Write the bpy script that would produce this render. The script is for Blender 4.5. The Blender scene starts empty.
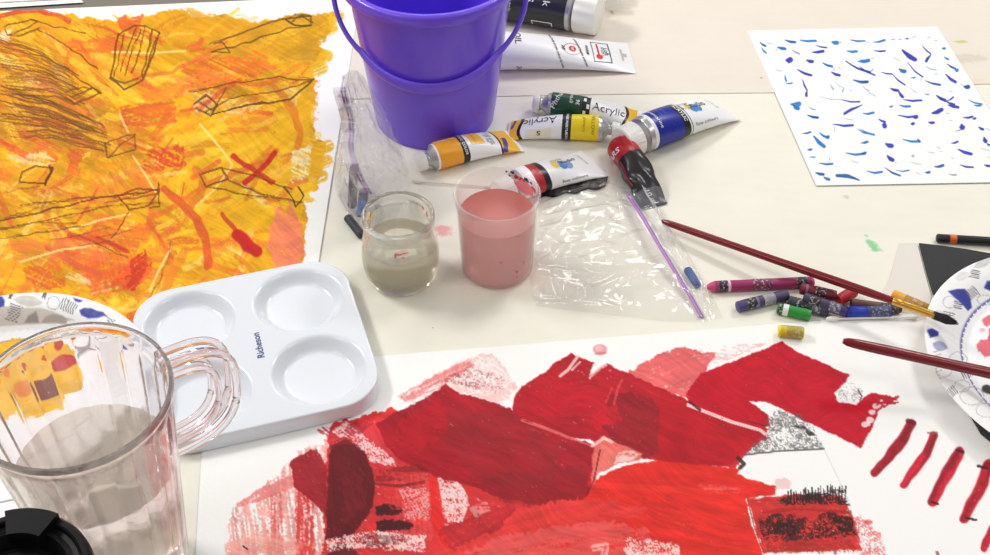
import bpy, bmesh, math, random
import numpy as np
from mathutils import Vector, Matrix

S = bpy.context.scene
COL = S.collection
Z0 = 0.75                       # table top height above the floor
PI = math.pi
R_ = math.radians

# ------------------------------------------------------------------ camera
F_PX, PITCH, CAM_H = 1300.0, R_(43.1), 0.9
CAM = np.array([0.0, 0.0, Z0 + CAM_H])
FW = np.array([0, math.cos(PITCH), -math.sin(PITCH)])
UP = np.array([0, math.sin(PITCH), math.cos(PITCH)])
cam_d = bpy.data.cameras.new('camera')
cam_o = bpy.data.objects.new('camera', cam_d)
COL.objects.link(cam_o)
cam_o.location = CAM
cam_o.rotation_euler = (PI / 2 - PITCH, 0, 0)
cam_d.sensor_fit = 'HORIZONTAL'
cam_d.sensor_width = 36
cam_d.lens = 36 * F_PX / 990
cam_d.clip_start = 0.02
S.camera = cam_o


def at(px, py, h=0.0):
    """the point h above the table top that the photograph shows at px, py"""
    d = FW * F_PX + np.array([1.0, 0, 0]) * (px - 495) - UP * (py - 277.5)
    t = (h - CAM_H) / d[2]
    p = CAM + d * t
    return Vector((p[0], p[1], p[2]))


def project(P):
    q = np.asarray(P, float) - CAM
    w = q @ FW
    return 495 + F_PX * q[:, 0] / w, 277.5 - F_PX * (q @ UP) / w


# ------------------------------------------------------------------ colour + materials
def lin(c):
    c = np.asarray(c, float) / 255.0
    return np.where(c <= 0.04045, c / 12.92, ((c + 0.055) / 1.055) ** 2.4)


MATS = {}


def mat(name, rgb, rough=0.5, spec=0.5, metal=0.0, sss=0.0, bump=0.0, bscale=200, coat=0.0, var=0.0):
    if name in MATS:
        return MATS[name]
    m = bpy.data.materials.new(name)
    m.use_nodes = True
    nt = m.node_tree
    b = nt.nodes['Principled BSDF']
    l = lin(rgb)
    b.inputs['Base Color'].default_value = (*l, 1)
    b.inputs['Roughness'].default_value = rough
    b.inputs['Specular IOR Level'].default_value = spec
    b.inputs['Metallic'].default_value = metal
    b.inputs['Coat Weight'].default_value = coat
    b.inputs['Coat Roughness'].default_value = 0.1
    if sss:
        b.inputs['Subsurface Weight'].default_value = sss
        b.inputs['Subsurface Radius'].default_value = (0.01, 0.006, 0.006)
    if bump or var:
        tc = nt.nodes.new('ShaderNodeTexCoord')
        n = nt.nodes.new('ShaderNodeTexNoise')
        n.inputs['Scale'].default_value = bscale
        n.inputs['Detail'].default_value = 4
        nt.links.new(tc.outputs['Object'], n.inputs['Vector'])
        if bump:
            bp = nt.nodes.new('ShaderNodeBump')
            bp.inputs['Strength'].default_value = bump
            bp.inputs['Distance'].default_value = 0.002
            nt.links.new(n.outputs['Fac'], bp.inputs['Height'])
            nt.links.new(bp.outputs['Normal'], b.inputs['Normal'])
        if var:
            mx = nt.nodes.new('ShaderNodeMix')
            mx.data_type = 'RGBA'
            mx.inputs[6].default_value = (*(l * (1 - var)), 1)
            mx.inputs[7].default_value = (*np.minimum(l * (1 + var), 1), 1)
            nt.links.new(n.outputs['Fac'], mx.inputs[0])
            nt.links.new(mx.outputs[2], b.inputs['Base Color'])
    MATS[name] = m
    return m


def vcol_mat(name, rough=0.65, bump=0.15, bscale=350, spec=0.2):
    """surface whose paint colours are stored on the mesh"""
    m = mat(name, (255, 255, 255), rough, spec, bump=bump, bscale=bscale)
    nt = m.node_tree
    a = nt.nodes.new('ShaderNodeAttribute')
    a.attribute_name = 'paint'
    nt.links.new(a.outputs['Color'], nt.nodes['Principled BSDF'].inputs['Base Color'])
    return m


def glass_mat(name, rgb=(255, 255, 255), ior=1.49, rough=0.0, clear=0.0):
    if name in MATS:
        return MATS[name]
    m = mat(name, rgb, rough)
    b = m.node_tree.nodes['Principled BSDF']
    b.inputs['Transmission Weight'].default_value = 1.0
    b.inputs['IOR'].default_value = ior
    if clear:                       # part of the light goes straight through the thin wall
        nt = m.node_tree
        tr = nt.nodes.new('ShaderNodeBsdfTransparent')
        tr.inputs['Color'].default_value = (*lin(rgb), 1)
        mx = nt.nodes.new('ShaderNodeMixShader'); mx.inputs[0].default_value = clear
        out = [n for n in nt.nodes if n.type == 'OUTPUT_MATERIAL'][0]
        nt.links.new(b.outputs[0], mx.inputs[1]); nt.links.new(tr.outputs[0], mx.inputs[2])
        nt.links.new(mx.outputs[0], out.inputs[0])
    return m


def film_mat(name, tint=(252, 252, 252), haze=0.07, gloss_rough=0.1, hz_col=(240, 240, 242), ior=1.5):
    """thin clear plastic film: see-through, with a shiny skin and a little milky haze"""
    if name in MATS:
        return MATS[name]
    m = bpy.data.materials.new(name)
    m.use_nodes = True
    nt = m.node_tree
    for n in list(nt.nodes):
        if n.type != 'OUTPUT_MATERIAL':
            nt.nodes.remove(n)
    out = [n for n in nt.nodes][0]
    tr = nt.nodes.new('ShaderNodeBsdfTransparent')
    tr.inputs['Color'].default_value = (*lin(tint), 1)
    df = nt.nodes.new('ShaderNodeBsdfDiffuse')
    df.inputs['Color'].default_value = (*lin(hz_col), 1)
    gl = nt.nodes.new('ShaderNodeBsdfGlossy')
    gl.inputs['Roughness'].default_value = gloss_rough
    m1 = nt.nodes.new('ShaderNodeMixShader')
    m1.inputs[0].default_value = haze
    m2 = nt.nodes.new('ShaderNodeMixShader')
    lw = nt.nodes.new('ShaderNodeLayerWeight')          # same from either side of the film
    lw.inputs['Blend'].default_value = 0.5
    pw = nt.nodes.new('ShaderNodeMath'); pw.operation = 'POWER'; pw.inputs[1].default_value = 4.0
    fr = nt.nodes.new('ShaderNodeMath'); fr.operation = 'MULTIPLY_ADD'
    fr.inputs[1].default_value = 0.6; fr.inputs[2].default_value = ((ior - 1) / (ior + 1)) ** 2 * 1.0
    nt.links.new(lw.outputs['Facing'], pw.inputs[0]); nt.links.new(pw.outputs[0], fr.inputs[0])
    nt.links.new(tr.outputs[0], m1.inputs[1])
    nt.links.new(df.outputs[0], m1.inputs[2])
    nt.links.new(fr.outputs[0], m2.inputs[0])
    nt.links.new(m1.outputs[0], m2.inputs[1])
    nt.links.new(gl.outputs[0], m2.inputs[2])
    nt.links.new(m2.outputs[0], out.inputs[0])
    MATS[name] = m
    return m


# ------------------------------------------------------------------ mesh helpers
class MB:
    def __init__(self):
        self.v, self.f, self.m = [], [], []

    def add(self, verts, faces, mi=0):
        o = len(self.v)
        self.v += [tuple(map(float, p)) for p in verts]
        self.f += [tuple(i + o for i in f) for f in faces]
        if isinstance(mi, int):
            self.m += [mi] * len(faces)
        else:
            self.m += list(mi)

    def grid(self, rows, mi=0, close=False):
        """rows of equal length -> quads"""
        n = len(rows[0])
        vs = [p for r in rows for p in r]
        fs = []
        for i in range(len(rows) - 1):
            for j in range(n if close else n - 1):
                k = (j + 1) % n
                fs.append((i * n + j, i * n + k, (i + 1) * n + k, (i + 1) * n + j))
        self.add(vs, fs, mi)

    def lathe(self, prof, seg=48, mi=0, fr=None, caps=True):
        """profile of (radius, z) turned about z; mi may list one index per band"""
        rows = []
        for r, z in prof:
            r = max(r, 1e-5)
            rows.append([(r * math.cos(2 * PI * j / seg) * (fr(2 * PI * j / seg, z) if fr else 1),
                          r * math.sin(2 * PI * j / seg) * (fr(2 * PI * j / seg, z) if fr else 1), z) for j in range(seg)])
        if isinstance(mi, list):
            mi = [a for a in mi for _ in range(seg)]
        o = len(self.v)
        self.grid(rows, mi, True)
        if caps:
            last = mi if isinstance(mi, int) else mi[-1]
            first = mi if isinstance(mi, int) else mi[0]
            if prof[0][0] > 1e-4:
                self.f.append(tuple(o + j for j in reversed(range(seg)))); self.m.append(first)
            if prof[-1][0] > 1e-4:
                b = o + (len(prof) - 1) * seg
                self.f.append(tuple(b + j for j in range(seg))); self.m.append(last)

    def tube(self, pts, rad, seg=10, mi=0):
        """round bar along points, rad a number or one per point"""
        pts = [Vector(p) for p in pts]
        rows = []
        for i, p in enumerate(pts):
            d = (pts[min(i + 1, len(pts) - 1)] - pts[max(i - 1, 0)]).normalized()
            a = Vector((0, 0, 1)) if abs(d.z) < 0.95 else Vector((0, 1, 0))
            s = d.cross(a).normalized()
            u = s.cross(d)
            r = rad if isinstance(rad, (int, float)) else rad[i]
            rows.append([p + s * (r * math.cos(2 * PI * j / seg)) + u * (r * math.sin(2 * PI * j / seg)) for j in range(seg)])
        o = len(self.v)
        self.grid(rows, mi, True)
        self.f.append(tuple(o + j for j in reversed(range(seg)))); self.m.append(mi)
        b = o + (len(rows) - 1) * seg
        self.f.append(tuple(b + j for j in range(seg))); self.m.append(mi)

    def prism(self, poly, z0, z1, mi=0):
        n = len(poly)
        vs = [(p[0], p[1], z0) for p in poly] + [(p[0], p[1], z1) for p in poly]
        fs = [tuple(reversed(range(n))), tuple(range(n, 2 * n))]
        fs += [(i, (i + 1) % n, n + (i + 1) % n, n + i) for i in range(n)]
        self.add(vs, fs, mi)

    def xform(self, M, start=0):
        for i in range(start, len(self.v)):
            self.v[i] = tuple(M @ Vector(self.v[i]))

    def build(self, name, mats, parent=None, smooth=True, fix=True, sharp=None):
        me = bpy.data.meshes.new(name)
        me.from_pydata(self.v, [], self.f)
        if not isinstance(mats, (list, tuple)):
            mats = [mats]
        for m in mats:
            me.materials.append(m)
        me.polygons.foreach_set('material_index', self.m)
        if fix:
            bm = bmesh.new(); bm.from_mesh(me)
            bmesh.ops.remove_doubles(bm, verts=bm.verts, dist=1e-6)
            bmesh.ops.recalc_face_normals(bm, faces=bm.faces)
            bm.to_mesh(me); bm.free()
        if smooth:
            me.polygons.foreach_set('use_smooth', [True] * len(me.polygons))
            me.set_sharp_from_angle(angle=R_(sharp or 40))
        o = bpy.data.objects.new(name, me)
        COL.objects.link(o)
        if parent:
            o.parent = parent
        return o


def tag(o, label, cat, group=None, kind=None):
    o['label'] = label
    o['category'] = cat
    if group:
        o['group'] = group
    if kind:
        o['kind'] = kind
    return o


def thing(name, label, cat, loc=(0, 0, Z0), rz=0.0, group=None):
    o = bpy.data.objects.new(name, None)
    o.empty_display_size = 0.02
    COL.objects.link(o)
    o.location = loc
    o.rotation_euler = (0, 0, rz)
    return tag(o, label, cat, group)


def text2d(s, size, bold=False):
    cu = bpy.data.curves.new('t', 'FONT')
    cu.body = s
    cu.size = size
    cu.align_x = 'CENTER'
    cu.align_y = 'CENTER'
    cu.resolution_u = 3
    if bold:
        cu.offset = size * 0.018
    ob = bpy.data.objects.new('t', cu)
    me = bpy.data.meshes.new_from_object(ob)
    v = [(p.co.x, p.co.y) for p in me.vertices]
    f = [tuple(p.vertices) for p in me.polygons]
    bpy.data.objects.remove(ob); bpy.data.curves.remove(cu); bpy.data.meshes.remove(me)
    return v, f


# ------------------------------------------------------------------ noise
def _h(ix, iy, seed):
    n = (ix.astype(np.int64) * 374761393 + iy.astype(np.int64) * 668265263 + seed * 1442695041) & 0xFFFFFFFF
    n = ((n ^ (n >> 13)) * 1274126177) & 0xFFFFFFFF
    n = (n ^ (n >> 16)) & 0xFFFFFFFF
    return n / 4294967295.0


def noise(x, y, seed=0):
    x = np.asarray(x, float); y = np.asarray(y, float)
    ix = np.floor(x); iy = np.floor(y)
    fx = x - ix; fy = y - iy
    fx = fx * fx * (3 - 2 * fx); fy = fy * fy * (3 - 2 * fy)
    a = _h(ix, iy, seed); b = _h(ix + 1, iy, seed); c = _h(ix, iy + 1, seed); d = _h(ix + 1, iy + 1, seed)
    return (a * (1 - fx) + b * fx) * (1 - fy) + (c * (1 - fx) + d * fx) * fy


def fbm(x, y, seed=0, o=4):
    t = 0; a = 0.5; s = 0
    for k in range(o):
        t = t + a * noise(x * 2 ** k, y * 2 ** k, seed + 31 * k); s += a; a *= 0.55
    return t / s


def sstep(a, b, x):
    t = np.clip((x - a) / (b - a), 0, 1)
    return t * t * (3 - 2 * t)


# ------------------------------------------------------------------ painter: lays brush marks on a paper's own vertices
class Canvas:
    def __init__(self, X, Y, base):
        self.X, self.Y = X, Y
        self.c = np.empty((len(X), 3)); self.c[:] = base
        self.seed = 1

    def _put(self, idx, col, a):
        a = np.clip(a, 0, 1)[:, None]
        self.c[idx] = self.c[idx] * (1 - a) + np.asarray(col, float) * a

    def stroke(self, pts, w, col, a=1.0, dry=0.0, taper=(0.0, 0.0), edge=0.2, wob=0.0, var=0.0):
        self.seed += 7
        sd = self.seed
        pts = np.asarray(pts, float)
        m = w * 0.7 + 3
        idx = np.nonzero((self.X > pts[:, 0].min() - m) & (self.X < pts[:, 0].max() + m) &
                         (self.Y > pts[:, 1].min() - m) & (self.Y < pts[:, 1].max() + m))[0]
        if not len(idx):
            return
        x = self.X[idx]; y = self.Y[idx]
        if wob:
            x = x + wob * (noise(x / 9, y / 9, sd) - 0.5) * 2
            y = y + wob * (noise(x / 9, y / 9, sd + 3) - 0.5) * 2
        best = np.full(len(idx), 1e9); side = np.zeros(len(idx)); arc = np.zeros(len(idx))
        acc = 0.0
        for p, q in zip(pts[:-1], pts[1:]):
            d = q - p; L = math.hypot(*d)
            if L < 1e-6:
                continue
            t = np.clip(((x - p[0]) * d[0] + (y - p[1]) * d[1]) / (L * L), 0, 1)
            dx = x - p[0] - t * d[0]; dy = y - p[1] - t * d[1]
            dd = np.hypot(dx, dy)
            k = dd < best
            best[k] = dd[k]
            side[k] = ((d[0] * dy - d[1] * dx) / L)[k]
            arc[k] = (acc + t * L)[k]
            acc += L
        u = arc / max(acc, 1e-6)
        hw = w / 2 * np.ones_like(u)
        if taper[0]:
            hw = hw * (1 - taper[0] * (1 - np.clip(u / 0.6, 0, 1)))
        if taper[1]:
            hw = hw * (1 - taper[1] * (1 - np.clip((1 - u) / 0.6, 0, 1)))
        tt = best / np.maximum(hw, 0.05)
        al = a * (1 - sstep(1 - edge, 1 + edge, tt))
        if dry:
            n = 0.65 * noise(side * 0.9 / max(1, w / 30), arc * 0.03, sd) + 0.35 * noise(x * 0.6, y * 0.6, sd + 5)
            al = al * sstep(dry - 0.18, dry + 0.18, n + 0.12)
        cc = np.asarray(col, float)
        if var:
            cc = np.clip(cc * (1 + var * 2 * (noise(side * 0.5, arc * 0.02, sd + 9) - 0.5))[:, None], 0, 255)
        self._put(idx, cc, al)

    def poly(self, pts, col, a=1.0, rag=1.5, dry=0.0, ang=0.0, var=0.0, soft=0.8, fine=5.0, iso=False):
        self.seed += 7
        sd = self.seed
        pts = np.asarray(pts, float)
        m = rag + soft + 2
        idx = np.nonzero((self.X > pts[:, 0].min() - m) & (self.X < pts[:, 0].max() + m) &
                         (self.Y > pts[:, 1].min() - m) & (self.Y < pts[:, 1].max() + m))[0]
        if not len(idx):
            return
        x = self.X[idx]; y = self.Y[idx]
        ins = np.zeros(len(idx), bool); dist = np.full(len(idx), 1e9)
        n = len(pts)
        for i in range(n):
            p, q = pts[i], pts[(i + 1) % n]
            c = ((p[1] > y) != (q[1] > y))
            with np.errstate(divide='ignore', invalid='ignore'):
                xi = (q[0] - p[0]) * (y - p[1]) / (q[1] - p[1]) + p[0]
            ins ^= c & (x < xi)
            d = q - p
            t = np.clip(((x - p[0]) * d[0] + (y - p[1]) * d[1]) / max(d @ d, 1e-9), 0, 1)
            dist = np.minimum(dist, np.hypot(x - p[0] - t * d[0], y - p[1] - t * d[1]))
        s = np.where(ins, dist, -dist)
        if rag:
            s = s + rag * 2 * (fbm(x / fine, y / fine, sd, 3) - 0.5)
        al = a * sstep(-soft, soft, s)
        ca, sa = math.cos(ang), math.sin(ang)
        uu = x * ca + y * sa; vv = -x * sa + y * ca
        if dry:
            nn = 0.6 * noise(uu * 0.045, vv * 0.55, sd) + 0.4 * noise(x * 0.55, y * 0.55, sd + 2)
            if iso:
                nn = .55 * noise(x * .9, y * .9, sd) + .45 * fbm(x * .12, y * .2, sd + 2, 2)
            al = al * sstep(dry - 0.16, dry + 0.16, nn)
        cc = np.asarray(col, float)
        if var:
            f = 0.6 * (noise(uu * 0.02, vv * 0.14, sd + 4) - 0.5) + 0.4 * (noise(uu * 0.06, vv * 0.5, sd + 6) - 0.5)
            cc = np.clip(cc * (1 + 2 * var * f)[:, None], 0, 255)
        self._put(idx, cc, al)

    def grain(self, ang, amp, seed):
        """bristle streaks and specks inside whatever has been painted"""
        x, y = self.X, self.Y
        ca, sa = math.cos(ang), math.sin(ang)
        wv = 60 * (fbm(x / 70, y / 70, seed + 8, 2) - .5)
        uu = x * ca + y * sa + wv; vv = -x * sa + y * ca + wv
        n = .35 * (noise(uu * .03, vv * .4, seed) - .5) + .3 * (noise(uu * .1, vv * 1.1, seed + 1) - .5) + .5 * (fbm(x / 22, y / 16, seed + 2, 3) - .5)
        sat = sstep(25, 70, self.c.max(1) - self.c.min(1))
        self.c = np.clip(self.c * (1 + 2 * amp * n * sat)[:, None], 0, 255)
        sp = (noise(x * .8, y * .8, seed + 5) > .972) * sat * .28          # bare specks of paper
        self.c += (np.array([246., 222., 205.]) - self.c) * (sp * (noise(x / 30, y / 30, seed + 6) > .55))[:, None]

    def blob(self, x, y, rx, ry, col, a=1.0, rag=0.25, ang=0.0):
        n = 18
        c, s = math.cos(ang), math.sin(ang)
        self.poly([(x + rx * math.cos(2 * PI * k / n) * c - ry * math.sin(2 * PI * k / n) * s,
                    y + rx * math.cos(2 * PI * k / n) * s + ry * math.sin(2 * PI * k / n) * c) for k in range(n)],
                  col, a, rag * min(rx, ry))


def set_paint(me, rgb):
    at_ = me.attributes.new('paint', 'FLOAT_COLOR', 'POINT')
    c = np.ones((len(me.vertices), 4), np.float32)
    c[:len(rgb), :3] = lin(rgb)
    at_.data.foreach_set('color', c.ravel())


def paper(name, corners, nx, ny, z, painter, material, base, thick=0.0006, wave=0.0):
    """sheet of paper with TL, TR, BR, BL corners; painter(canvas) lays the paint"""
    A, B, C, D = [np.array(at(*p)) for p in corners]
    u, v = np.meshgrid(np.linspace(0, 1, nx), np.linspace(0, 1, ny))
    u = u.ravel()[:, None]; v = v.ravel()[:, None]
    P = A * (1 - u) * (1 - v) + B * u * (1 - v) + C * u * v + D * (1 - u) * v
    P[:, 2] = Z0 + z + thick
    X, Y = project(P)
    cv = Canvas(X, Y, base)
    painter(cv)
    rim = list(range(nx)) + [nx - 1 + nx * j for j in range(1, ny)] + [nx * (ny - 1) + i for i in range(nx - 2, -1, -1)] + [nx * j for j in range(ny - 2, 0, -1)]
    low = P[rim].copy(); low[:, 2] = Z0 + z
    n0 = len(P)
    V = np.vstack([P, low])
    i, j = np.meshgrid(np.arange(nx - 1), np.arange(ny - 1))
    k = (j * nx + i).ravel()
    q = np.stack([k, k + nx, k + nx + 1, k + 1], 1)
    m = len(rim)
    r = np.array(rim)
    w = np.arange(m)
    sk = np.stack([r, np.roll(r, -1), n0 + np.roll(w, -1), n0 + w], 1)
    Q = np.vstack([q, sk])
    me = bpy.data.meshes.new(name)
    me.vertices.add(len(V)); me.vertices.foreach_set('co', V.astype(np.float32).ravel())
    me.loops.add(Q.size); me.loops.foreach_set('vertex_index', Q.astype(np.int32).ravel())
    me.polygons.add(len(Q)); me.polygons.foreach_set('loop_start', np.arange(0, Q.size, 4, dtype=np.int32))
    me.update(calc_edges=True); me.validate()
    full = np.vstack([cv.c, np.tile(np.asarray(base, float), (m, 1))])
    set_paint(me, full)
    me.materials.append(material)
    o = bpy.data.objects.new(name, me)
    COL.objects.link(o)
    return o
# ------------------------------------------------------------------ light + world
S.view_settings.view_transform = 'Standard'
S.view_settings.look = 'None'
S.view_settings.gamma = 1.0
S.view_settings.exposure = -0.07
w = bpy.data.worlds.new('room_light'); S.world = w
w.use_nodes = True
nt_ = w.node_tree
bg = nt_.nodes['Background']
# a room: pale ceiling above, dimmer walls around
tc_ = nt_.nodes.new('ShaderNodeTexCoord'); sp_ = nt_.nodes.new('ShaderNodeSeparateXYZ'); rp_ = nt_.nodes.new('ShaderNodeValToRGB')
nt_.links.new(tc_.outputs['Generated'], sp_.inputs[0]); nt_.links.new(sp_.outputs['Z'], rp_.inputs[0]); nt_.links.new(rp_.outputs[0], bg.inputs[0])
rp_.color_ramp.elements[0].position = 0.0; rp_.color_ramp.elements[0].color = (.42, .40, .38, 1)
rp_.color_ramp.elements[1].position = 0.75; rp_.color_ramp.elements[1].color = (1.0, .985, .965, 1)
bg.inputs[1].default_value = 0.50


def lamp(name, loc, target, size, power, col):
    d = bpy.data.lights.new(name, 'AREA')
    d.shape = 'RECTANGLE'; d.size = size[0]; d.size_y = size[1]
    d.energy = power; d.color = col
    o = bpy.data.objects.new(name, d)
    COL.objects.link(o)
    o.location = loc
    o.rotation_euler = (Vector(target) - Vector(loc)).to_track_quat('-Z', 'Y').to_euler()
    return o


LC = (1, 0.985, 0.96)
for lx, ly, pw in ((-1.85, 1.75, 39), (1.35, 2.35, 23), (-1.5, 0.2, 7), (1.4, 0.3, 7), (0.0, 3.3, 10)):  # strong pair are ceiling lights; the weaker ones are added for highlights on wrinkles
    lamp('overhead_lamp', (lx, ly, Z0 + 2.0), (lx * .6, ly * .6 + .44, Z0), (0.8, 0.35), pw, LC)

# ------------------------------------------------------------------ setting: floor, table, table cover
mb = MB(); mb.prism([(-4, -3), (4, -3), (4, 5), (-4, 5)], -0.05, 0)
fl = mb.build('floor', mat('floor_grey', (150, 146, 140), 0.5, var=0.15, bscale=6)); fl['kind'] = 'structure'
mb = MB(); mb.prism([(-4, 4.9), (4, 4.9), (4, 5), (-4, 5)], 0, 2.7)
wb = mb.build('wall_back', mat('wall_cream', (225, 220, 210), 0.7, var=0.03, bscale=5)); wb['kind'] = 'structure'

table = thing('work_table', 'grey work table under the cream paper covers', 'table', (0, 1.1, 0))
mb = MB(); mb.prism([(-1.2, -0.72), (1.2, -0.72), (1.2, 0.85), (-1.2, 0.85)], Z0 - 0.03, Z0)
mb.build('tabletop', mat('table_grey', (128, 120, 110), 0.45, var=0.06, bscale=30), table, smooth=False)
for sx, sy in ((-1, -.64), (1, -.64), (-1, .77), (1, .77)):
    mb = MB(); mb.tube([(sx * 1.1, sy, 0), (sx * 1.1, sy, Z0 - 0.03)], 0.025, 14)
    mb.build('leg', mat('leg_steel', (120, 120, 122), 0.35, metal=0.8), table)


def kraft(name, smudges, tint):
    m = mat(name, tint, 0.62, 0.3)
    nt = m.node_tree
    b = nt.nodes['Principled BSDF']
    tc = nt.nodes.new('ShaderNodeTexCoord')

    def noise_n(scale, detail=3, vec=None, rough=0.5):
        n = nt.nodes.new('ShaderNodeTexNoise')
        n.inputs['Scale'].default_value = scale
        n.inputs['Detail'].default_value = detail
        n.inputs['Roughness'].default_value = rough
        nt.links.new(vec or tc.outputs['Object'], n.inputs['Vector'])
        return n
    # long soft creases
    mp = nt.nodes.new('ShaderNodeMapping')
    mp.inputs['Rotation'].default_value = (0, 0, 0.45)
    mp.inputs['Scale'].default_value = (1.0, 3.0, 1)
    nt.links.new(tc.outputs['Object'], mp.inputs['Vector'])
    n1 = noise_n(7, 2, mp.outputs[0])
    n2 = noise_n(90, 3)
    ad = nt.nodes.new('ShaderNodeMath'); ad.operation = 'MULTIPLY_ADD'
    ad.inputs[1].default_value = 0.05
    nt.links.new(n2.outputs['Fac'], ad.inputs[0]); nt.links.new(n1.outputs['Fac'], ad.inputs[2])
    bp = nt.nodes.new('ShaderNodeBump')
    bp.inputs['Strength'].default_value = 0.5; bp.inputs['Distance'].default_value = 0.012
    nt.links.new(ad.outputs[0], bp.inputs['Height']); nt.links.new(bp.outputs['Normal'], b.inputs['Normal'])
    cur = None
    base = nt.nodes.new('ShaderNodeMix'); base.data_type = 'RGBA'
    l = lin(tint)
    base.inputs[6].default_value = (*(l * 0.95), 1); base.inputs[7].default_value = (*np.minimum(l * 1.04, 1), 1)
    n3 = noise_n(14, 3); nt.links.new(n3.outputs['Fac'], base.inputs[0])
    cur = base.outputs[2]
    for (px, py, rx, ry, ang, col, a) in smudges:
        p = at(px, py)
        mp = nt.nodes.new('ShaderNodeMapping'); mp.vector_type = 'TEXTURE'
        mp.inputs['Location'].default_value = (p.x, p.y, 0)
        mp.inputs['Rotation'].default_value = (0, 0, ang)
        mp.inputs['Scale'].default_value = (rx, ry, 1000)
        nt.links.new(tc.outputs['Object'], mp.inputs['Vector'])
        ln = nt.nodes.new('ShaderNodeVectorMath'); ln.operation = 'LENGTH'
        nt.links.new(mp.outputs[0], ln.inputs[0])
        nn = noise_n(140, 3)
        sm = nt.nodes.new('ShaderNodeMath'); sm.operation = 'MULTIPLY_ADD'
        sm.inputs[1].default_value = 1.6
        nt.links.new(nn.outputs['Fac'], sm.inputs[0]); nt.links.new(ln.outputs['Value'], sm.inputs[2])
        mr = nt.nodes.new('ShaderNodeMapRange'); mr.interpolation_type = 'SMOOTHSTEP'
        mr.inputs['From Min'].default_value = 1.9; mr.inputs['From Max'].default_value = 1.3
        mr.inputs['To Min'].default_value = 0; mr.inputs['To Max'].default_value = a
        nt.links.new(sm.outputs[0], mr.inputs['Value'])
        mx = nt.nodes.new('ShaderNodeMix'); mx.data_type = 'RGBA'
        mx.inputs[7].default_value = (*lin(col), 1)
        nt.links.new(mr.outputs[0], mx.inputs[0]); nt.links.new(cur, mx.inputs[6])
        cur = mx.outputs[2]
    nt.links.new(cur, b.inputs['Base Color'])
    return m


E = lambda px, py: at(px, py)
seam = [E(-60, 128), E(345, 100), E(500, 97), E(610, 95), E(770, 93.5), E(975, 85), E(1100, 82)]
# near sheet reaches under the far one; left border shows between the yellow painting and the pitcher
mb = MB()
mb.prism([(-1.18, 0.40), (1.18, 0.40), (1.18, seam[-1].y + 0.02), (-0.3, seam[1].y + 0.02), (-1.18, seam[0].y + 0.02)], Z0, Z0 + 0.0005)
o = mb.build('paper_cover', kraft('cream_cover', [
    (873, 246, .010, .006, 1.9, (120, 205, 140), .85), (866, 236, .003, .003, 0, (150, 205, 160), .6),
    (876, 250, .008, .004, 0, (130, 208, 150), .8), (846, 197, .004, .004, 0, (190, 205, 190), .7),
    (442, 231, .012, .010, 0.2, (240, 150, 150), .75), (434, 252, .004, .003, 0, (225, 120, 120), .5),
    (907, 264, .0022, .0012, -0.7, (60, 60, 60), .9), (433, 328, .0012, .0012, 0, (170, 160, 150), .6),
], (238, 234, 220)), smooth=False)
tag(o, 'cream paper table cover in front, under the jar, cup and crayons', 'paper table cover')
mb = MB()
mb.prism([(p.x, p.y) for p in seam] + [(1.18, 1.93), (at(318, -22).x, 1.93), tuple(at(330, -2).xy), tuple(at(-60, 60).xy)], Z0 + 0.0006, Z0 + 0.0016)
o = mb.build('paper_cover', kraft('rear_cover', [
    (960, 43, .010, .004, 0.0, (190, 200, 110), .85), (978, 81, .010, .004, .2, (240, 205, 170), .6),
    (761, 79, .002, .002, 0, (90, 90, 90), .7), (955, 60, .05, .012, .1, (205, 190, 180), .5)], (233, 224, 211)), smooth=False)
tag(o, 'cream paper table cover at the back, overlapping the front sheet along a seam', 'paper table cover')

# loose white sheets at the far left corner
grp = 'white sheets at the far left corner'
for k, (c, lab) in enumerate([
        ([(-40, -40), (66, -14), (84, 4), (-40, 12)], 'white sheet of paper at the far left corner, lowest of the small pile'),
        ([(-40, -40), (60, -14), (76, 1.0), (-40, 7)], 'white sheet of paper at the far left corner, middle of the small pile'),
        ([(-40, -44), (53, -16), (69, -2), (-40, 3)], 'white sheet of paper at the far left corner, topmost of the small pile')]):
    z = 0.0026 + 0.0022 * k
    mb = MB(); mb.prism([tuple(at(*p).xy) for p in c], Z0 + (0.0020 if k == 0 else z - 0.0014), Z0 + z)
    tag(mb.build('paper_sheet', mat('paper_white', (246, 245, 242), 0.6), smooth=False), lab, 'paper', grp)

# ------------------------------------------------------------------ yellow painting
random.seed(5)
YEL = (228, 164, 22)


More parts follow.
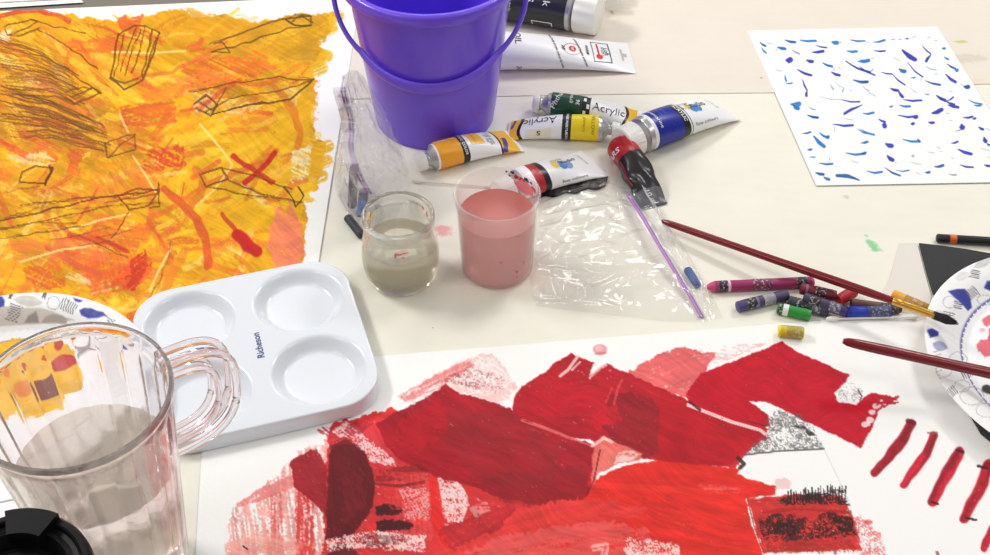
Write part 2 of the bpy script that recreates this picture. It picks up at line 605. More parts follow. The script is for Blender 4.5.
def paint_yellow(c):
    ol = [(-60, 14), (30, 11), (60, 14), (95, 20), (135, 17), (160, 12), (182, 7), (190, 14), (210, 18), (222, 14), (240, 20), (258, 23),
          (285, 18), (300, 12), (318, 14), (334, 12), (333, 28), (318, 40), (326, 52), (322, 62), (313, 70), (317, 92), (312, 118), (315, 140),
          (325, 142), (324, 176), (314, 190), (300, 195), (308, 225), (303, 262), (292, 300), (285, 420), (-60, 440)]
    c.poly(ol, YEL, 1, rag=5, dry=0.0, ang=0.5, var=0.18, fine=9)
    # ragged brush ends along the right border
    for y, x1 in ((20, 338), (32, 332), (60, 327), (72, 322), (150, 328), (165, 327), (180, 322)):
        c.stroke([(280, y + 14), (x1, y - 4)], 12, (238, 180, 30), 0.9, dry=0.42)
    # broad colour areas
    c.poly([(262, 20), (330, 14), (328, 30), (316, 62), (285, 62), (240, 50), (225, 44)], (214, 155, 24), .85, 6, .2, -.5, .1)
    c.poly([(150, 16), (190, 8), (262, 26), (240, 52), (190, 46), (150, 34)], (218, 152, 26), .75, 6, .25, .3, .1)
    c.poly([(170, 105), (314, 92), (312, 200), (250, 262), (190, 262), (170, 190)], (240, 180, 24), .8, 8, .2, -.6, .12)
    c.poly([(-60, 22), (120, 22), (110, 90), (-60, 70)], (226, 150, 30), .7, 8, .25, .5, .12)
    c.poly([(-60, 80), (110, 100), (150, 150), (60, 160), (-60, 140)], (205, 135, 34), .7, 9, .3, .35, .12)
    c.poly([(-60, 165), (60, 170), (130, 190), (60, 205), (-60, 205)], (232, 160, 24), .7, 8, .25, .2, .12)
    # many loose dry marks
    pal = [(246, 200, 50), (232, 120, 40), (225, 95, 50), (250, 205, 80), (205, 130, 25), (236, 150, 30), (248, 214, 120), (214, 84, 44)]
    for _ in range(430):
        x = random.uniform(-30, 300); y = random.uniform(22, 330)
        if x > 215 and y < 70:
            col = random.choice([(218, 160, 30), (240, 185, 40), (226, 150, 30)])
        else:
            col = random.choice(pal)
        if x < 150 and y < 150:
            a = random.gauss(0.55, 0.3)
        elif y > 180:
            a = random.gauss(-0.65 if random.random() < .6 else .6, 0.4)
        else:
            a = random.gauss(-0.4, 0.35)
        L = random.uniform(12, 46)
        c.stroke([(x - L / 2 * math.cos(a), y - L / 2 * math.sin(a)), (x + random.uniform(-3, 3), y + random.uniform(-3, 3)),
                  (x + L / 2 * math.cos(a), y + L / 2 * math.sin(a))], random.uniform(2.5, 9), col, random.uniform(.35, .8), dry=random.uniform(.35, .6))
    # orange and red passages
    O1, O2, RD, PK = (228, 98, 40), (236, 128, 46), (206, 42, 36), (240, 130, 105)
    for p, col, a, d in [
        ([(62, 42), (118, 36), (122, 52), (78, 56)], O1, .7, .42), ([(118, 18), (142, 15), (136, 36), (120, 30)], O1, .85, .3),
        ([(180, 62), (258, 52), (276, 66), (240, 84), (190, 88)], O1, .75, .42), ([(140, 92), (205, 70), (225, 84), (150, 105)], O2, .7, .42),
        ([(118, 108), (172, 100), (178, 122), (122, 128)], O1, .8, .38), ([(145, 150), (185, 145), (182, 165), (140, 176)], RD, .7, .45),
        ([(70, 150), (84, 150), (78, 176), (66, 174)], O1, .85, .3), ([(90, 175), (160, 165), (170, 190), (100, 205)], O2, .7, .42),
        ([(100, 212), (150, 228), (126, 272), (88, 286), (70, 262)], O1, .65, .36), ([(128, 262), (145, 250), (153, 262), (150, 276), (132, 290), (112, 284)], RD, .85, .3),
        ([(85, 262), (132, 262), (128, 290), (88, 296)], O1, .8, .35), ([(20, 268), (60, 262), (66, 286), (36, 292)], O1, .75, .4),
        ([(10, 240), (110, 236), (110, 262), (14, 262)], (236, 112, 66), .6, .45), ([(22, 76), (60, 80), (58, 94), (26, 92)], PK, .6, .45),
        ([(150, 245), (180, 240), (172, 272), (150, 300), (138, 296)], O2, .75, .38), ([(210, 240), (240, 232), (236, 250), (212, 252)], O2, .6, .42),
        ([(272, 222), (276, 210), (281, 205), (286, 214), (290, 200), (295, 214), (300, 222), (303, 236), (304, 252), (300, 266), (274, 270), (268, 246)], (238, 126, 100), .88, .2),
        ([(300, 50), (316, 44), (314, 66), (300, 64)], (214, 160, 40), .6, .4),
        ([(316, 78), (320, 76), (318, 120), (313, 118)], (226, 110, 90), .4, .5),
        ([(0, 34), (12, 28), (8, 42), (0, 40)], (246, 226, 190), .85, .3), ([(5, 156), (45, 152), (60, 164), (20, 168)], (246, 224, 180), .7, .5),
        ([(195, 92), (215, 90), (216, 112), (194, 114)], (248, 232, 190), .6, .5), ([(292, 150), (312, 145), (310, 176), (292, 184)], (250, 240, 215), .75, .48),
        ([(288, 84), (300, 90), (296, 104), (280, 100)], (250, 226, 170), .6, .5), ([(0, 76), (32, 74), (44, 84), (10, 92)], (246, 220, 110), .75, .45),
        ([(66, 276), (80, 272), (92, 284), (78, 290)], (250, 225, 190), .6, .45), ([(85, 280), (108, 276), (112, 288), (92, 296)], (248, 215, 160), .6, .5),
        ([(212, 252), (232, 244), (240, 256), (220, 262)], (250, 225, 150), .6, .5), ([(80, 305), (120, 296), (125, 316), (104, 318)], (250, 200, 60), .7, .4)]:
        c.poly(p, col, a, 4, d, random.uniform(-.8, .8), .15)
    # long red and orange brush lines
    for pts, wd, col, a, d in [
        ([(0, 16), (18, 11), (38, 10), (58, 16), (70, 22)], 5, (205, 60, 40), .75, .25),
        ([(165, 190), (182, 204), (196, 218), (204, 236), (208, 252), (208, 266)], 8, (214, 84, 38), .85, .15),
        ([(268, 82), (284, 96), (296, 116), (300, 134), (298, 146)], 7, (222, 120, 34), .75, .3),
        ([(150, 218), (176, 206), (206, 186), (236, 172), (262, 164), (276, 152)], 6, (222, 104, 36), .7, .25),
        ([(276, 152), (262, 168), (244, 182)], 5, (200, 40, 34), .9, .1), ([(232, 156), (252, 170), (272, 182)], 5, (200, 44, 34), .85, .2),
        ([(222, 214), (232, 226), (243, 240), (254, 252)], 5, (190, 60, 36), .8, .2), ([(238, 236), (246, 243), (256, 252)], 12, (196, 30, 36), .95, .22),
        ([(70, 236), (100, 240), (124, 250)], 6, (214, 80, 44), .8, .25), ([(48, 248), (72, 262), (100, 276)], 5, (214, 90, 60), .75, .3),
        ([(96, 238), (112, 244), (128, 252)], 3, (190, 60, 30), .8, .2), ([(128, 172), (150, 190), (152, 215), (145, 240)], 7, (220, 110, 40), .6, .3),
        ([(196, 170), (204, 180), (200, 196), (190, 206)], 8, (214, 110, 36), .7, .25), ([(130, 316), (170, 308), (210, 296), (250, 280)], 8, (224, 96, 30), .75, .3),
        ([(160, 300), (175, 270), (186, 250)], 7, (230, 130, 40), .7, .3), ([(210, 56), (170, 72), (140, 76)], 4, (226, 100, 60), .6, .35),
        ([(200, 110), (225, 88), (240, 80)], 4, (210, 70, 40), .6, .3), ([(44, 210), (60, 240), (52, 262)], 6, (228, 120, 60), .6, .35)]:
        c.stroke(pts, wd, col, a, d, wob=1.5)
    # pale scratches
    for pts in [[(112, 52), (150, 53), (185, 51)], [(133, 156), (146, 176), (158, 196)], [(200, 124), (222, 150), (232, 164)], [(232, 166), (214, 190), (196, 206)],
                [(70, 230), (100, 220), (130, 214)], [(20, 262), (60, 250), (90, 246)], [(150, 290), (160, 268), (170, 250)], [(120, 114), (124, 124), (128, 132)]]:
        c.stroke(pts, 2.2, (252, 226, 140), .75, .25)
    for p in ([(-60, 60), (60, 70), (110, 110), (60, 150), (-60, 120)], [(90, 110), (160, 130), (150, 170), (60, 160)], [(-60, 180), (60, 190), (60, 215), (-60, 220)], [(190, 84), (300, 76), (290, 104), (200, 116)]):
        c.poly(p, (160, 92, 30), .26, 10, .46, .4, .2, fine=14)
    # charcoal drawing
    BR = (96, 58, 22)
    def ln(pts, wd=1.5, a=.8, col=BR):
        c.stroke(pts, wd * 1.15, col, a * .8, .34, wob=1.4)
        if random.random() < .5:
            j = random.uniform(-1.6, 1.6)
            c.stroke([(x + j, y + random.uniform(-1.3, 1.3)) for x, y in pts], wd * .8, (122, 72, 30), a * .5, .38, wob=1.6)
    ln([(4, 27), (30, 19), (37, 23), (8, 36), (4, 27)], 1.6); ln([(8, 36), (22, 35), (38, 28)], 1.4); ln([(30, 19), (60, 28), (85, 33)], 1.3); ln([(37, 30), (60, 42), (84, 58), (97, 68)], 1.2)
    ln([(118, 34), (114, 62), (110, 78), (123, 90), (142, 80), (148, 66), (160, 34)], 1.9, .9); ln([(118, 34), (136, 26), (146, 26), (160, 33)], 1.6)
    ln([(136, 28), (128, 48), (120, 70)], 1.5); ln([(146, 26), (140, 52), (132, 72)], 1.5); ln([(152, 30), (148, 50), (142, 78)], 1.7); ln([(156, 38), (150, 58), (145, 72)], 1.4)
    ln([(124, 34), (119, 56), (114, 76)], 1.6); ln([(141, 30), (130, 58), (126, 76)], 1.3); ln([(112, 78), (124, 84), (140, 78)], 1.8)
    ln([(72, 98), (92, 88), (100, 94), (75, 104), (66, 98)], 1.6); ln([(92, 88), (84, 86), (66, 92)], 1.4); ln([(100, 94), (84, 82), (64, 66)], 1.3)
    for k in range(26):
        o_ = k * 2.5 + random.uniform(-1.5, 1.5); L = random.uniform(.5, 1)
        p0 = (-14 + .25 * o_, 30 + o_); p1 = (36 + .3 * o_, 46 + o_ * .82); p2 = (84 + .1 * o_, 76 + o_ * .55)
        st = random.uniform(0, .4)
        ln([(p0[0] + st * 40, p0[1] + st * 14), p1, (p1[0] + (p2[0] - p1[0]) * L, p1[1] + (p2[1] - p1[1]) * L)], random.uniform(.9, 1.4), random.uniform(.4, .8), random.choice([(112, 66, 24), (134, 76, 28), (92, 56, 26)]))
    for k in range(32):
        o_ = k * 1.5 + random.uniform(-2, 2); L = random.uniform(.4, 1)
        p0 = (-14, 82 + o_); p1 = (48, 99 + o_ * .82); p2 = (112, 128 + o_ * .55)
        st = random.uniform(0, .9)
        ln([(p0[0] + st * 50, p0[1] + st * 14), p1, (p1[0] + (p2[0] - p1[0]) * L, p1[1] + (p2[1] - p1[1]) * L)], random.uniform(.9, 1.4), random.uniform(.4, .8), random.choice([(104, 60, 24), (124, 70, 28), (84, 50, 28)]))
    ln([(105, 142), (108, 158), (126, 153), (136, 150), (134, 134)], 1.5); ln([(106, 142), (120, 138), (134, 134)], 1.3); ln([(108, 158), (122, 144), (135, 135)], 1.2)
    ln([(22, 172), (18, 182), (46, 184), (52, 172), (50, 166)], 1.8, .9, (80, 44, 20)); ln([(22, 172), (36, 166), (52, 168)], 1.6, .85); ln([(52, 168), (46, 184)], 2.2, .9, (90, 40, 20))
    ln([(210, 44), (248, 30), (286, 18), (310, 15)], 1.5); ln([(212, 52), (250, 42), (284, 30), (310, 26)], 1.5); ln([(214, 44), (222, 42), (230, 52), (212, 53)], 1.4)
    ln([(288, 20), (296, 14), (312, 17), (312, 26), (296, 26), (286, 20)], 1.6, .9, (60, 46, 40)); ln([(292, 22), (302, 16), (312, 22)], 1.3, .8, (60, 46, 40))
    ln([(190, 92), (240, 82), (280, 77), (314, 80)], 1.4); ln([(205, 112), (230, 98), (272, 92), (312, 82)], 1.4); ln([(212, 114), (250, 104), (290, 100), (315, 78)], 1.7, .9, (60, 42, 30))
    ln([(194, 104), (206, 94), (218, 104), (210, 116), (196, 108)], 1.6, .8, (60, 44, 36)); ln([(198, 100), (214, 112)], 1.3, .8, (60, 44, 36)); ln([(226, 88), (214, 110)], 1.3)
    ln([(200, 174), (222, 168), (228, 180), (206, 186), (200, 174)], 1.6, .85); ln([(222, 168), (256, 176), (292, 190)], 1.3); ln([(228, 180), (262, 194), (302, 202)], 1.3)
    ln([(206, 186), (240, 194), (280, 200)], 1.2); ln([(284, 188), (292, 198), (296, 208), (304, 196), (298, 186)], 1.5, .9, (60, 40, 30))
    ln([(-10, 224), (40, 212), (100, 198), (158, 190)], 1.6, .8, (70, 40, 24)); ln([(-10, 230), (50, 220), (110, 206), (160, 202)], 1.3, .7); ln([(-10, 240), (40, 232), (90, 226)], 1.2, .6, (70, 60, 50))
    ln([(118, 196), (140, 188), (160, 192), (150, 206), (128, 210), (118, 196)], 1.6, .8, (110, 40, 24)); ln([(122, 200), (158, 194)], 1.8, .7, (120, 40, 24)); ln([(158, 184), (160, 206), (150, 208)], 1.5, .8)
    ln([(130, 212), (112, 238)], 1.2); ln([(80, 236), (128, 258)], 1.2, .6); ln([(20, 206), (80, 198), (118, 196)], 1.3, .7); ln([(150, 300), (168, 262), (172, 240)], 1.2, .5)
    for k in range(16):
        x0 = random.uniform(-10, 130); y0 = random.uniform(190, 250)
        ln([(x0, y0), (x0 + 34, y0 - random.uniform(2, 10))], 1.1, random.uniform(.3, .6))
    c.grain(.5, .12, 3)


o = paper('painting', [(-45, 14.5), (361, -3), (297, 402), (-60, 418)], 520, 440, 0.0016, paint_yellow,
          vcol_mat('yellow_paint', 0.6, 0.25, 260), (247, 246, 243), 0.0006)
tag(o, 'abstract yellow and orange painting with brown scribbles on white paper', 'painting')

# ------------------------------------------------------------------ red painting
CR, DK, MR, OR_, SA, PK, BK = (196, 20, 40), (160, 26, 36), (104, 26, 30), (226, 44, 34), (226, 96, 92), (240, 170, 165), (44, 32, 32)


def paint_red(c):
    P, K = c.poly, c.stroke
    # pale washes and dry marks on the left
    P([(232, 508), (262, 488), (300, 452), (332, 440), (336, 600), (220, 600)], (238, 150, 140), .8, 5, .42, 1.45, .1)
    P([(236, 505), (265, 484), (296, 474), (296, 486), (262, 500), (240, 508)], (228, 120, 116), .75, 3, .3, -.4)
    P([(268, 496), (282, 492), (284, 600), (266, 600)], (230, 90, 84), .75, 3, .4, 1.57); P([(296, 490), (312, 488), (318, 600), (296, 600)], (222, 50, 48), .85, 3, .34, 1.57)
    K([(240, 552), (270, 548), (300, 545)], 8, (235, 130, 125), .6, .4); P([(225, 545), (262, 530), (300, 540), (300, 600), (225, 600)], (240, 165, 150), .7, 4, .4, .2)
    P([(398, 396), (430, 378), (465, 360), (492, 352), (506, 368), (516, 388), (505, 402), (470, 398), (430, 414)], (236, 150, 148), .5, 4, .3, .5)
    P([(402, 394), (450, 372), (492, 354), (512, 384), (480, 398), (430, 412)], (246, 240, 236), .85, 4, .5, .5, iso=True)
    P([(398, 396), (450, 368), (470, 360), (474, 366), (440, 388), (405, 402)], (230, 110, 108), .7, 2, .35, -.45)
    P([(440, 380), (468, 366), (512, 380), (500, 396)], (150, 50, 60), .55, 3, .57, .7, iso=True)
    P([(626, 374), (645, 362), (660, 354), (684, 347), (700, 353), (716, 352), (706, 372), (690, 398), (660, 392), (634, 378)], (228, 92, 92), .92, 3, .12, -.35, .08)
    P([(690, 352), (740, 346), (770, 342), (730, 360), (700, 362)], (228, 150, 150), .5, 4, .55, .1)
    # mid reds under everything
    P([(330, 425), (392, 408), (470, 440), (560, 470), (600, 480), (610, 600), (380, 600), (322, 600), (325, 470)], (214, 44, 46), .96, 4, .1, .3, .1)
    P([(320, 430), (360, 420), (400, 430), (400, 470), (350, 460)], (205, 60, 66), .8, 5, .4, .6)
    # white-pink gaps
    P([(330, 432), (345, 420), (392, 458), (398, 468), (372, 462), (350, 440)], (246, 226, 224), .85, 3, .46, .7, iso=True)
    P([(436, 477), (448, 474), (463, 486), (470, 505), (462, 524), (448, 522), (436, 500)], (243, 214, 210), .95, 3, .36, 1.1, iso=True)
    K([(432, 478), (436, 500), (438, 525), (446, 540)], 11, (228, 44, 40), .95, .08)
    P([(392, 476), (430, 470), (432, 540), (396, 545)], (226, 84, 80), .6, 4, .42, 1.5); P([(400, 490), (428, 488), (430, 520), (404, 520)], (244, 200, 196), .7, 3, .5, 1.5, iso=True)
    # big dark-red passages
    P([(376, 424), (392, 414), (410, 406), (428, 396), (446, 384), (456, 392), (480, 398), (500, 404), (516, 412), (552, 430), (580, 440), (606, 450), (596, 470), (589, 496),
       (560, 508), (530, 504), (500, 498), (470, 486), (440, 478), (400, 460), (384, 444)], (166, 24, 36), .97, 2, .05, .5, .12)
    P([(450, 410), (520, 418), (560, 445), (560, 480), (520, 492), (470, 470), (440, 440)], (150, 40, 46), .55, 10, .3, .5, .1, fine=14)
    P([(470, 480), (540, 470), (590, 462), (585, 495), (555, 512), (500, 500)], (140, 38, 44), .6, 8, .3, .4, .1)
    P([(400, 420), (440, 400), (450, 430), (420, 450), (395, 440)], (188, 28, 40), .6, 8, .3, .5)
    P([(514, 398), (520, 388), (528, 382), (545, 372), (556, 362), (572, 353), (582, 358), (594, 363), (589, 376), (607, 364), (630, 374), (655, 386), (684, 398), (702, 410), (732, 420),
       (768, 429), (758, 440), (742, 456), (728, 466), (690, 464), (660, 461), (640, 458), (610, 448), (590, 440), (560, 436), (530, 420), (512, 412)], (180, 24, 36), .97, 1.6, .05, .45, .12)
    P([(607, 398), (640, 392), (690, 420), (735, 440), (720, 460), (660, 458), (608, 446)], (142, 32, 40), .75, 8, .2, .55, .12, fine=14)
    P([(530, 395), (575, 380), (600, 400), (570, 420), (535, 410)], (200, 26, 44), .55, 8, .3, -.5)
    P([(590, 412), (616, 404), (622, 420), (596, 430)], (206, 30, 44), .7, 5, .3, .4)
    K([(578, 356), (568, 370), (560, 376)], 3, (244, 210, 205), .85, .3); K([(572, 370), (580, 362)], 2, (244, 200, 196), .8, .3); K([(590, 378), (600, 368), (606, 365)], 3, (240, 190, 185), .8, .35)
    K([(614, 404), (618, 388), (622, 380)], 2.5, (226, 80, 84), .7, .3); K([(606, 402), (612, 388)], 2, (226, 80, 84), .6, .3)
    K([(522, 420), (545, 428), (570, 438), (592, 446)], 3, (226, 120, 118), .75, .45); K([(528, 428), (550, 436)], 2, (220, 120, 120), .6, .45)
    P([(594, 442), (604, 436), (620, 444), (642, 452), (640, 460), (616, 464), (598, 474), (590, 492)], (232, 110, 100), .95, 2, .1, .4)
    P([(618, 454), (632, 450), (642, 454), (630, 460), (614, 464)], (246, 214, 205), .85, 2, .3); K([(592, 446), (604, 438), (612, 442)], 3, (246, 210, 200), .8, .35); K([(600, 450), (594, 480), (586, 496)], 1.6, (110, 26, 30), .8, .2)
    # crimson shape on the right
    P([(686, 394), (692, 384), (700, 374), (726, 364), (754, 353), (782, 341), (788, 346), (794, 350), (820, 362), (849, 375), (846, 382), (834, 393), (838, 402), (856, 405), (864, 398),
       (871, 393), (886, 395), (897, 399), (886, 405), (879, 410), (872, 428), (861, 448), (848, 442), (826, 431), (802, 420), (782, 409), (766, 402), (749, 401), (758, 408), (768, 415),
       (770, 426), (748, 432), (720, 424), (700, 412), (688, 404)], (194, 18, 40), 1, 1.2, 0, -.4, .05, fine=4)
    P([(740, 372), (800, 366), (830, 390), (780, 396)], (182, 18, 38), .4, 8, .35, -.3)
    P([(660, 392), (690, 404), (720, 416), (768, 430), (768, 438), (752, 448), (742, 458), (736, 468), (690, 466), (658, 462)], (186, 24, 36), .9, 2, .1, .35, .1)
    K([(688, 405), (706, 412), (732, 422), (760, 430), (768, 436)], 3.4, (240, 205, 200), .95, .42); K([(690, 402), (700, 410)], 3, (70, 34, 36), .8, .35); K([(742, 420), (766, 426)], 1.5, (90, 30, 34), .6, .45)
    for x, y in ((872, 412), (877, 406), (866, 424), (884, 402), (870, 420)):
        c.blob(x, y, 4, 3, (246, 240, 236), .85, .5)
    for k in range(14):
        K([(880 + random.uniform(-6, 10), 398 + random.uniform(-2, 10)), (890 + random.uniform(-4, 10), 396 + random.uniform(0, 8))], 1.6, (186, 30, 46), .8, .3)
    P([(836, 392), (850, 382), (864, 390), (860, 402), (840, 402)], (120, 100, 100), .5, 2, .6, iso=True); K([(858, 390), (862, 396), (860, 400)], 1.4, (50, 44, 44), .8, .35)
    # orange-red field along the bottom
    P([(586, 498), (600, 476), (622, 466), (652, 461), (690, 464), (741, 469), (737, 474), (752, 480), (777, 486), (775, 494), (746, 499), (752, 525), (762, 552), (764, 600), (540, 600),
       (520, 560), (550, 520)], (226, 42, 34), .98, 1.6, 0, .12, .08)
    P([(430, 560), (470, 530), (520, 508), (560, 500), (600, 498), (650, 510), (600, 530), (520, 545), (470, 600), (420, 600)], (220, 58, 54), .95, 5, .12, -.3, .1)
    P([(430, 570), (500, 535), (600, 520), (650, 530), (640, 600), (430, 600)], (226, 92, 90), .75, 6, .25, -.2, .1)
    P([(440, 530), (470, 515), (520, 500), (500, 530), (450, 550)], (178, 40, 46), .8, 5, .2, -.5, .1)
    P([(640, 500), (670, 498), (700, 520), (690, 540), (650, 520)], (186, 44, 40), .4, 6, .45, .3)
    P([(625, 540), (640, 536), (680, 545), (690, 600), (630, 600)], (244, 222, 215), .9, 4, .42, .9, iso=True); K([(594, 548), (606, 546), (604, 556)], 7, (244, 210, 205), .6, .4)
    P([(470, 508), (486, 502), (492, 510), (476, 518)], (240, 180, 176), .6, 3, .4)
    K([(590, 484), (650, 488), (720, 492)], 6, (236, 58, 44), .5, .35); K([(600, 516), (680, 528), (750, 548)], 5, (200, 40, 36), .4, .4); K([(640, 535), (700, 546), (760, 556)], 5, (205, 40, 36), .5, .4)
    P([(698, 484), (740, 488), (742, 492), (712, 494)], (236, 140, 130), .4, 3, .55)
    # charcoal printed squares
    P([(766, 414), (776, 410), (800, 414), (812, 425), (824, 448), (790, 450), (742, 456), (752, 446), (768, 432)], (96, 92, 92), .75, 2, .5, .9, iso=True)
    P([(796, 426), (804, 424), (816, 436), (808, 434)], (50, 46, 46), .9, 3, .25, .5); K([(742, 455), (780, 451), (824, 449)], 2, (90, 86, 86), .8, .3)
    K([(738, 458), (744, 464), (740, 468)], 4, (60, 30, 32), .85, .3); c.blob(782, 484, 8, 6, (240, 190, 185), .7, .5)
    P([(748, 499), (790, 494), (842, 496), (848, 508), (856, 522), (862, 550), (764, 553), (756, 530)], (206, 42, 38), .95, 2, .1, 0, .1)
    P([(776, 500), (800, 494), (846, 489), (849, 506), (830, 504), (786, 505)], (34, 30, 30), .92, 2, .45, 1.5, iso=True)
    for x in range(788, 846, 3):
        K([(x, 503 - (x - 788) * .06), (x + random.uniform(-1, 1), 492 - (x - 788) * .12 + random.uniform(-2, 2))], 1.5, (36, 32, 32), .85, .2)
    P([(758, 520), (780, 514), (812, 520), (826, 512), (850, 516), (857, 536), (800, 542), (762, 540)], (56, 26, 26), .85, 5, .42, 0, iso=True)
    P([(770, 522), (800, 522), (800, 534), (768, 534)], (36, 24, 24), .8, 4, .42, 0, iso=True); P([(832, 518), (852, 516), (857, 534), (838, 530)], (36, 24, 24), .8, 3, .3, .4)
    K([(764, 512), (800, 508), (850, 512)], 4, (150, 30, 30), .6, .4); P([(766, 542), (850, 538), (860, 552), (768, 553)], (150, 40, 36), .6, 4, .45, 0, iso=True)
    K([(747, 498), (754, 526), (764, 554)], 1.2, (150, 30, 28), .7, .2); K([(824, 449), (838, 478), (848, 500)], 1.1, (222, 216, 212), .8, .2)
    P([(852, 516), (866, 518), (884, 540), (890, 600), (862, 600)], (226, 90, 92), .75, 5, .5, .8, iso=True); c.blob(868, 522, 5, 3, (220, 60, 66), .7, .5); K([(937, 552), (940, 560)], 3, (180, 40, 44), .8, .2)
    # dark maroon block and its neighbours on the left
    P([(290, 462), (302, 454), (316, 448), (322, 456), (327, 470), (327, 518), (316, 504), (304, 494), (295, 487)], (158, 32, 42), .96, 2, .05, 1.0, .1)
    P([(330, 449), (338, 444), (352, 445), (364, 452), (370, 464), (374, 478), (374, 500), (371, 512), (362, 522), (352, 535), (340, 540), (326, 539), (327, 500), (328, 470)], (104, 26, 32), .97, 2, .06, 1.5, .12)
    K([(332, 446), (345, 440), (358, 448)], 6, (104, 30, 36), .8, .45); P([(340, 480), (362, 470), (366, 505), (346, 520)], (140, 34, 42), .5, 6, .35, 1.2)
    P([(326, 562), (330, 548), (342, 543), (354, 548), (362, 562)], (110, 28, 34), .95, 2, .05); P([(326, 540), (372, 530), (426, 536), (424, 552), (360, 548), (328, 552)], (246, 226, 222), .9, 3, .45, 0, iso=True)
    P([(374, 470), (420, 464), (436, 476), (374, 482)], (120, 30, 36), .6, 3, .45, 0); K([(372, 484), (400, 486), (424, 482)], 3, (110, 30, 34), .6, .45)
    for x0, x1, y in ((376, 403, 511), (376, 414, 526), (360, 410, 541)):
        P([(x0, y - 4), (x0 + 8, y - 7), (x1 - 6, y - 5), (x1, y), (x1 - 4, y + 4), (x0, y + 5)], (62, 26, 28) if y < 535 else (90, 50, 50), .92 if y < 535 else .5, 2.5, .25 if y < 535 else .5, 0, fine=3)
    P([(380, 424), (396, 412), (426, 398), (420, 408), (394, 424)], (150, 34, 44), .6, 2, .4, -.5); P([(338, 434), (356, 420), (372, 424), (360, 434)], (158, 40, 52), .75, 2, .4, .6)
    # four loose strokes at the right and one leaving the frame
    for pts, wd in (([(911, 424), (902, 440), (889, 457), (874, 472)], 10), ([(934, 436), (926, 454), (914, 470), (904, 485)], 9), ([(959, 452), (950, 468), (941, 484), (932, 502)], 11),
                    ([(989, 465), (982, 484), (972, 502), (964, 519)], 11), ([(1000, 520), (992, 532), (984, 548)], 9)):
        K(pts, wd * 1.12, (184, 24, 42), .97, .08, (.12, .25), wob=.9, var=.2); K(pts[:2], wd * .5, (130, 20, 34), .5, .3)
    K([(957, 450), (963, 452)], 3, (70, 30, 34), .9, .2); K([(978, 466), (986, 468)], 3, (70, 30, 34), .9, .2); K([(932, 502), (938, 504)], 2.5, (60, 26, 30), .9, .2); K([(966, 518), (976, 520)], 2.5, (60, 26, 30), .9, .2)
    K([(928, 433), (937, 433)], 2.5, (150, 90, 96), .7, .3); K([(908, 421), (914, 423)], 5, (104, 24, 34), .8, .2)
    c.grain(.45, .13, 11)
    # drops
    c.blob(600, 349.5, 7.5, 5.5, (232, 150, 158), .9, .2); c.blob(599, 348, 4, 2.6, (244, 196, 196), .8, .2); K([(595, 354), (606, 353)], 1.3, (200, 84, 96), .6, .1)
    K([(243, 546), (247, 549)], 1.8, (40, 34, 34), .9, 0); c.blob(459, 343, 1.2, .8, (90, 84, 84), .8, .2)


o = paper('painting', [(207, 371), (1012, 306), (1045, 610), (192, 610)], 900, 290, 0.0010, paint_red,
          vcol_mat('red_paint', 0.6, 0.12, 300), (248, 247, 244), 0.0006)
tag(o, 'large red abstract painting with dark maroon and black marks on white paper', 'painting')

# ------------------------------------------------------------------ blue brush-mark painting
U, C_, L_ = (52, 56, 178), (40, 118, 196), (150, 165, 190)
DA = [(130,145,172,168,14,C_),(140,180,170,215,12,C_),(175,145,210,158,4,L_),(295,130,365,145,14,C_),(392,132,500,136,14,C_),(600,142,640,152,26,C_),(650,140,660,150,8,C_),(718,130,815,136,11,C_),(815,140,840,146,5,L_),(495,168,570,180,9,U),(230,205,245,185,6,L_),(245,178,300,190,18,C_),(340,195,390,222,12,L_),(470,212,550,204,18,U),(700,203,765,207,18,C_),(300,262,338,262,36,U),(432,260,478,272,20,U),(540,280,605,305,16,C_),(605,305,620,330,6,L_),(640,305,660,320,6,L_),(595,338,655,362,18,U),(690,268,850,345,14,U),(765,270,849,264,16,C_),(375,325,468,362,16,U),(230,322,275,334,7,L_),(295,360,302,402,10,C_),(300,415,345,412,10,C_),(410,390,442,460,10,U),(442,460,432,498,16,U),(740,392,838,404,18,C_),(590,420,610,455,10,L_),(615,405,680,445,7,L_),(680,445,670,470,10,L_),(715,455,730,462,6,L_),(520,500,660,520,4,L_),(660,520,785,532,11,U),(800,432,850,465,7,L_),(330,550,395,548,28,C_)]
DB = [(85,145,165,132,13,C_),(0,135,35,140,6,L_),(200,126,228,127,7,C_),(250,126,270,127,6,C_),(295,124,315,122,10,C_),(335,116,365,106,8,L_),(435,118,465,108,6,L_),(480,130,505,134,4,L_),(92,200,165,202,11,U),(275,195,365,262,28,U),(405,165,462,225,10,U),(462,225,432,275,18,U),(535,185,560,188,14,C_),(550,240,580,258,12,C_),(570,285,625,322,12,C_),(620,328,642,330,22,C_),(0,262,60,262,18,C_),(60,258,95,244,6,L_),(215,240,262,266,6,L_),(255,318,298,340,24,C_),(310,280,410,370,9,U),(415,370,395,395,8,L_),(140,338,210,352,9,U),(210,352,295,425,10,U),(0,305,100,362,10,U),(70,335,85,320,8,U),(430,305,500,328,7,C_),(480,352,505,350,8,L_),(330,380,360,374,10,C_),(560,355,630,408,18,U),(425,395,528,426,12,C_),(680,437,715,437,26,C_),(650,415,680,430,5,L_),(0,402,55,403,14,C_),(20,435,105,500,8,L_),(200,447,250,460,18,U),(250,460,280,505,18,U),(285,522,405,526,13,U),(500,490,560,530,18,U),(560,530,610,500,10,U),(560,530,620,555,14,U),(705,520,800,552,10,C_),(330,445,372,475,5,L_),(420,480,450,485,10,L_),(580,460,605,470,6,L_)]
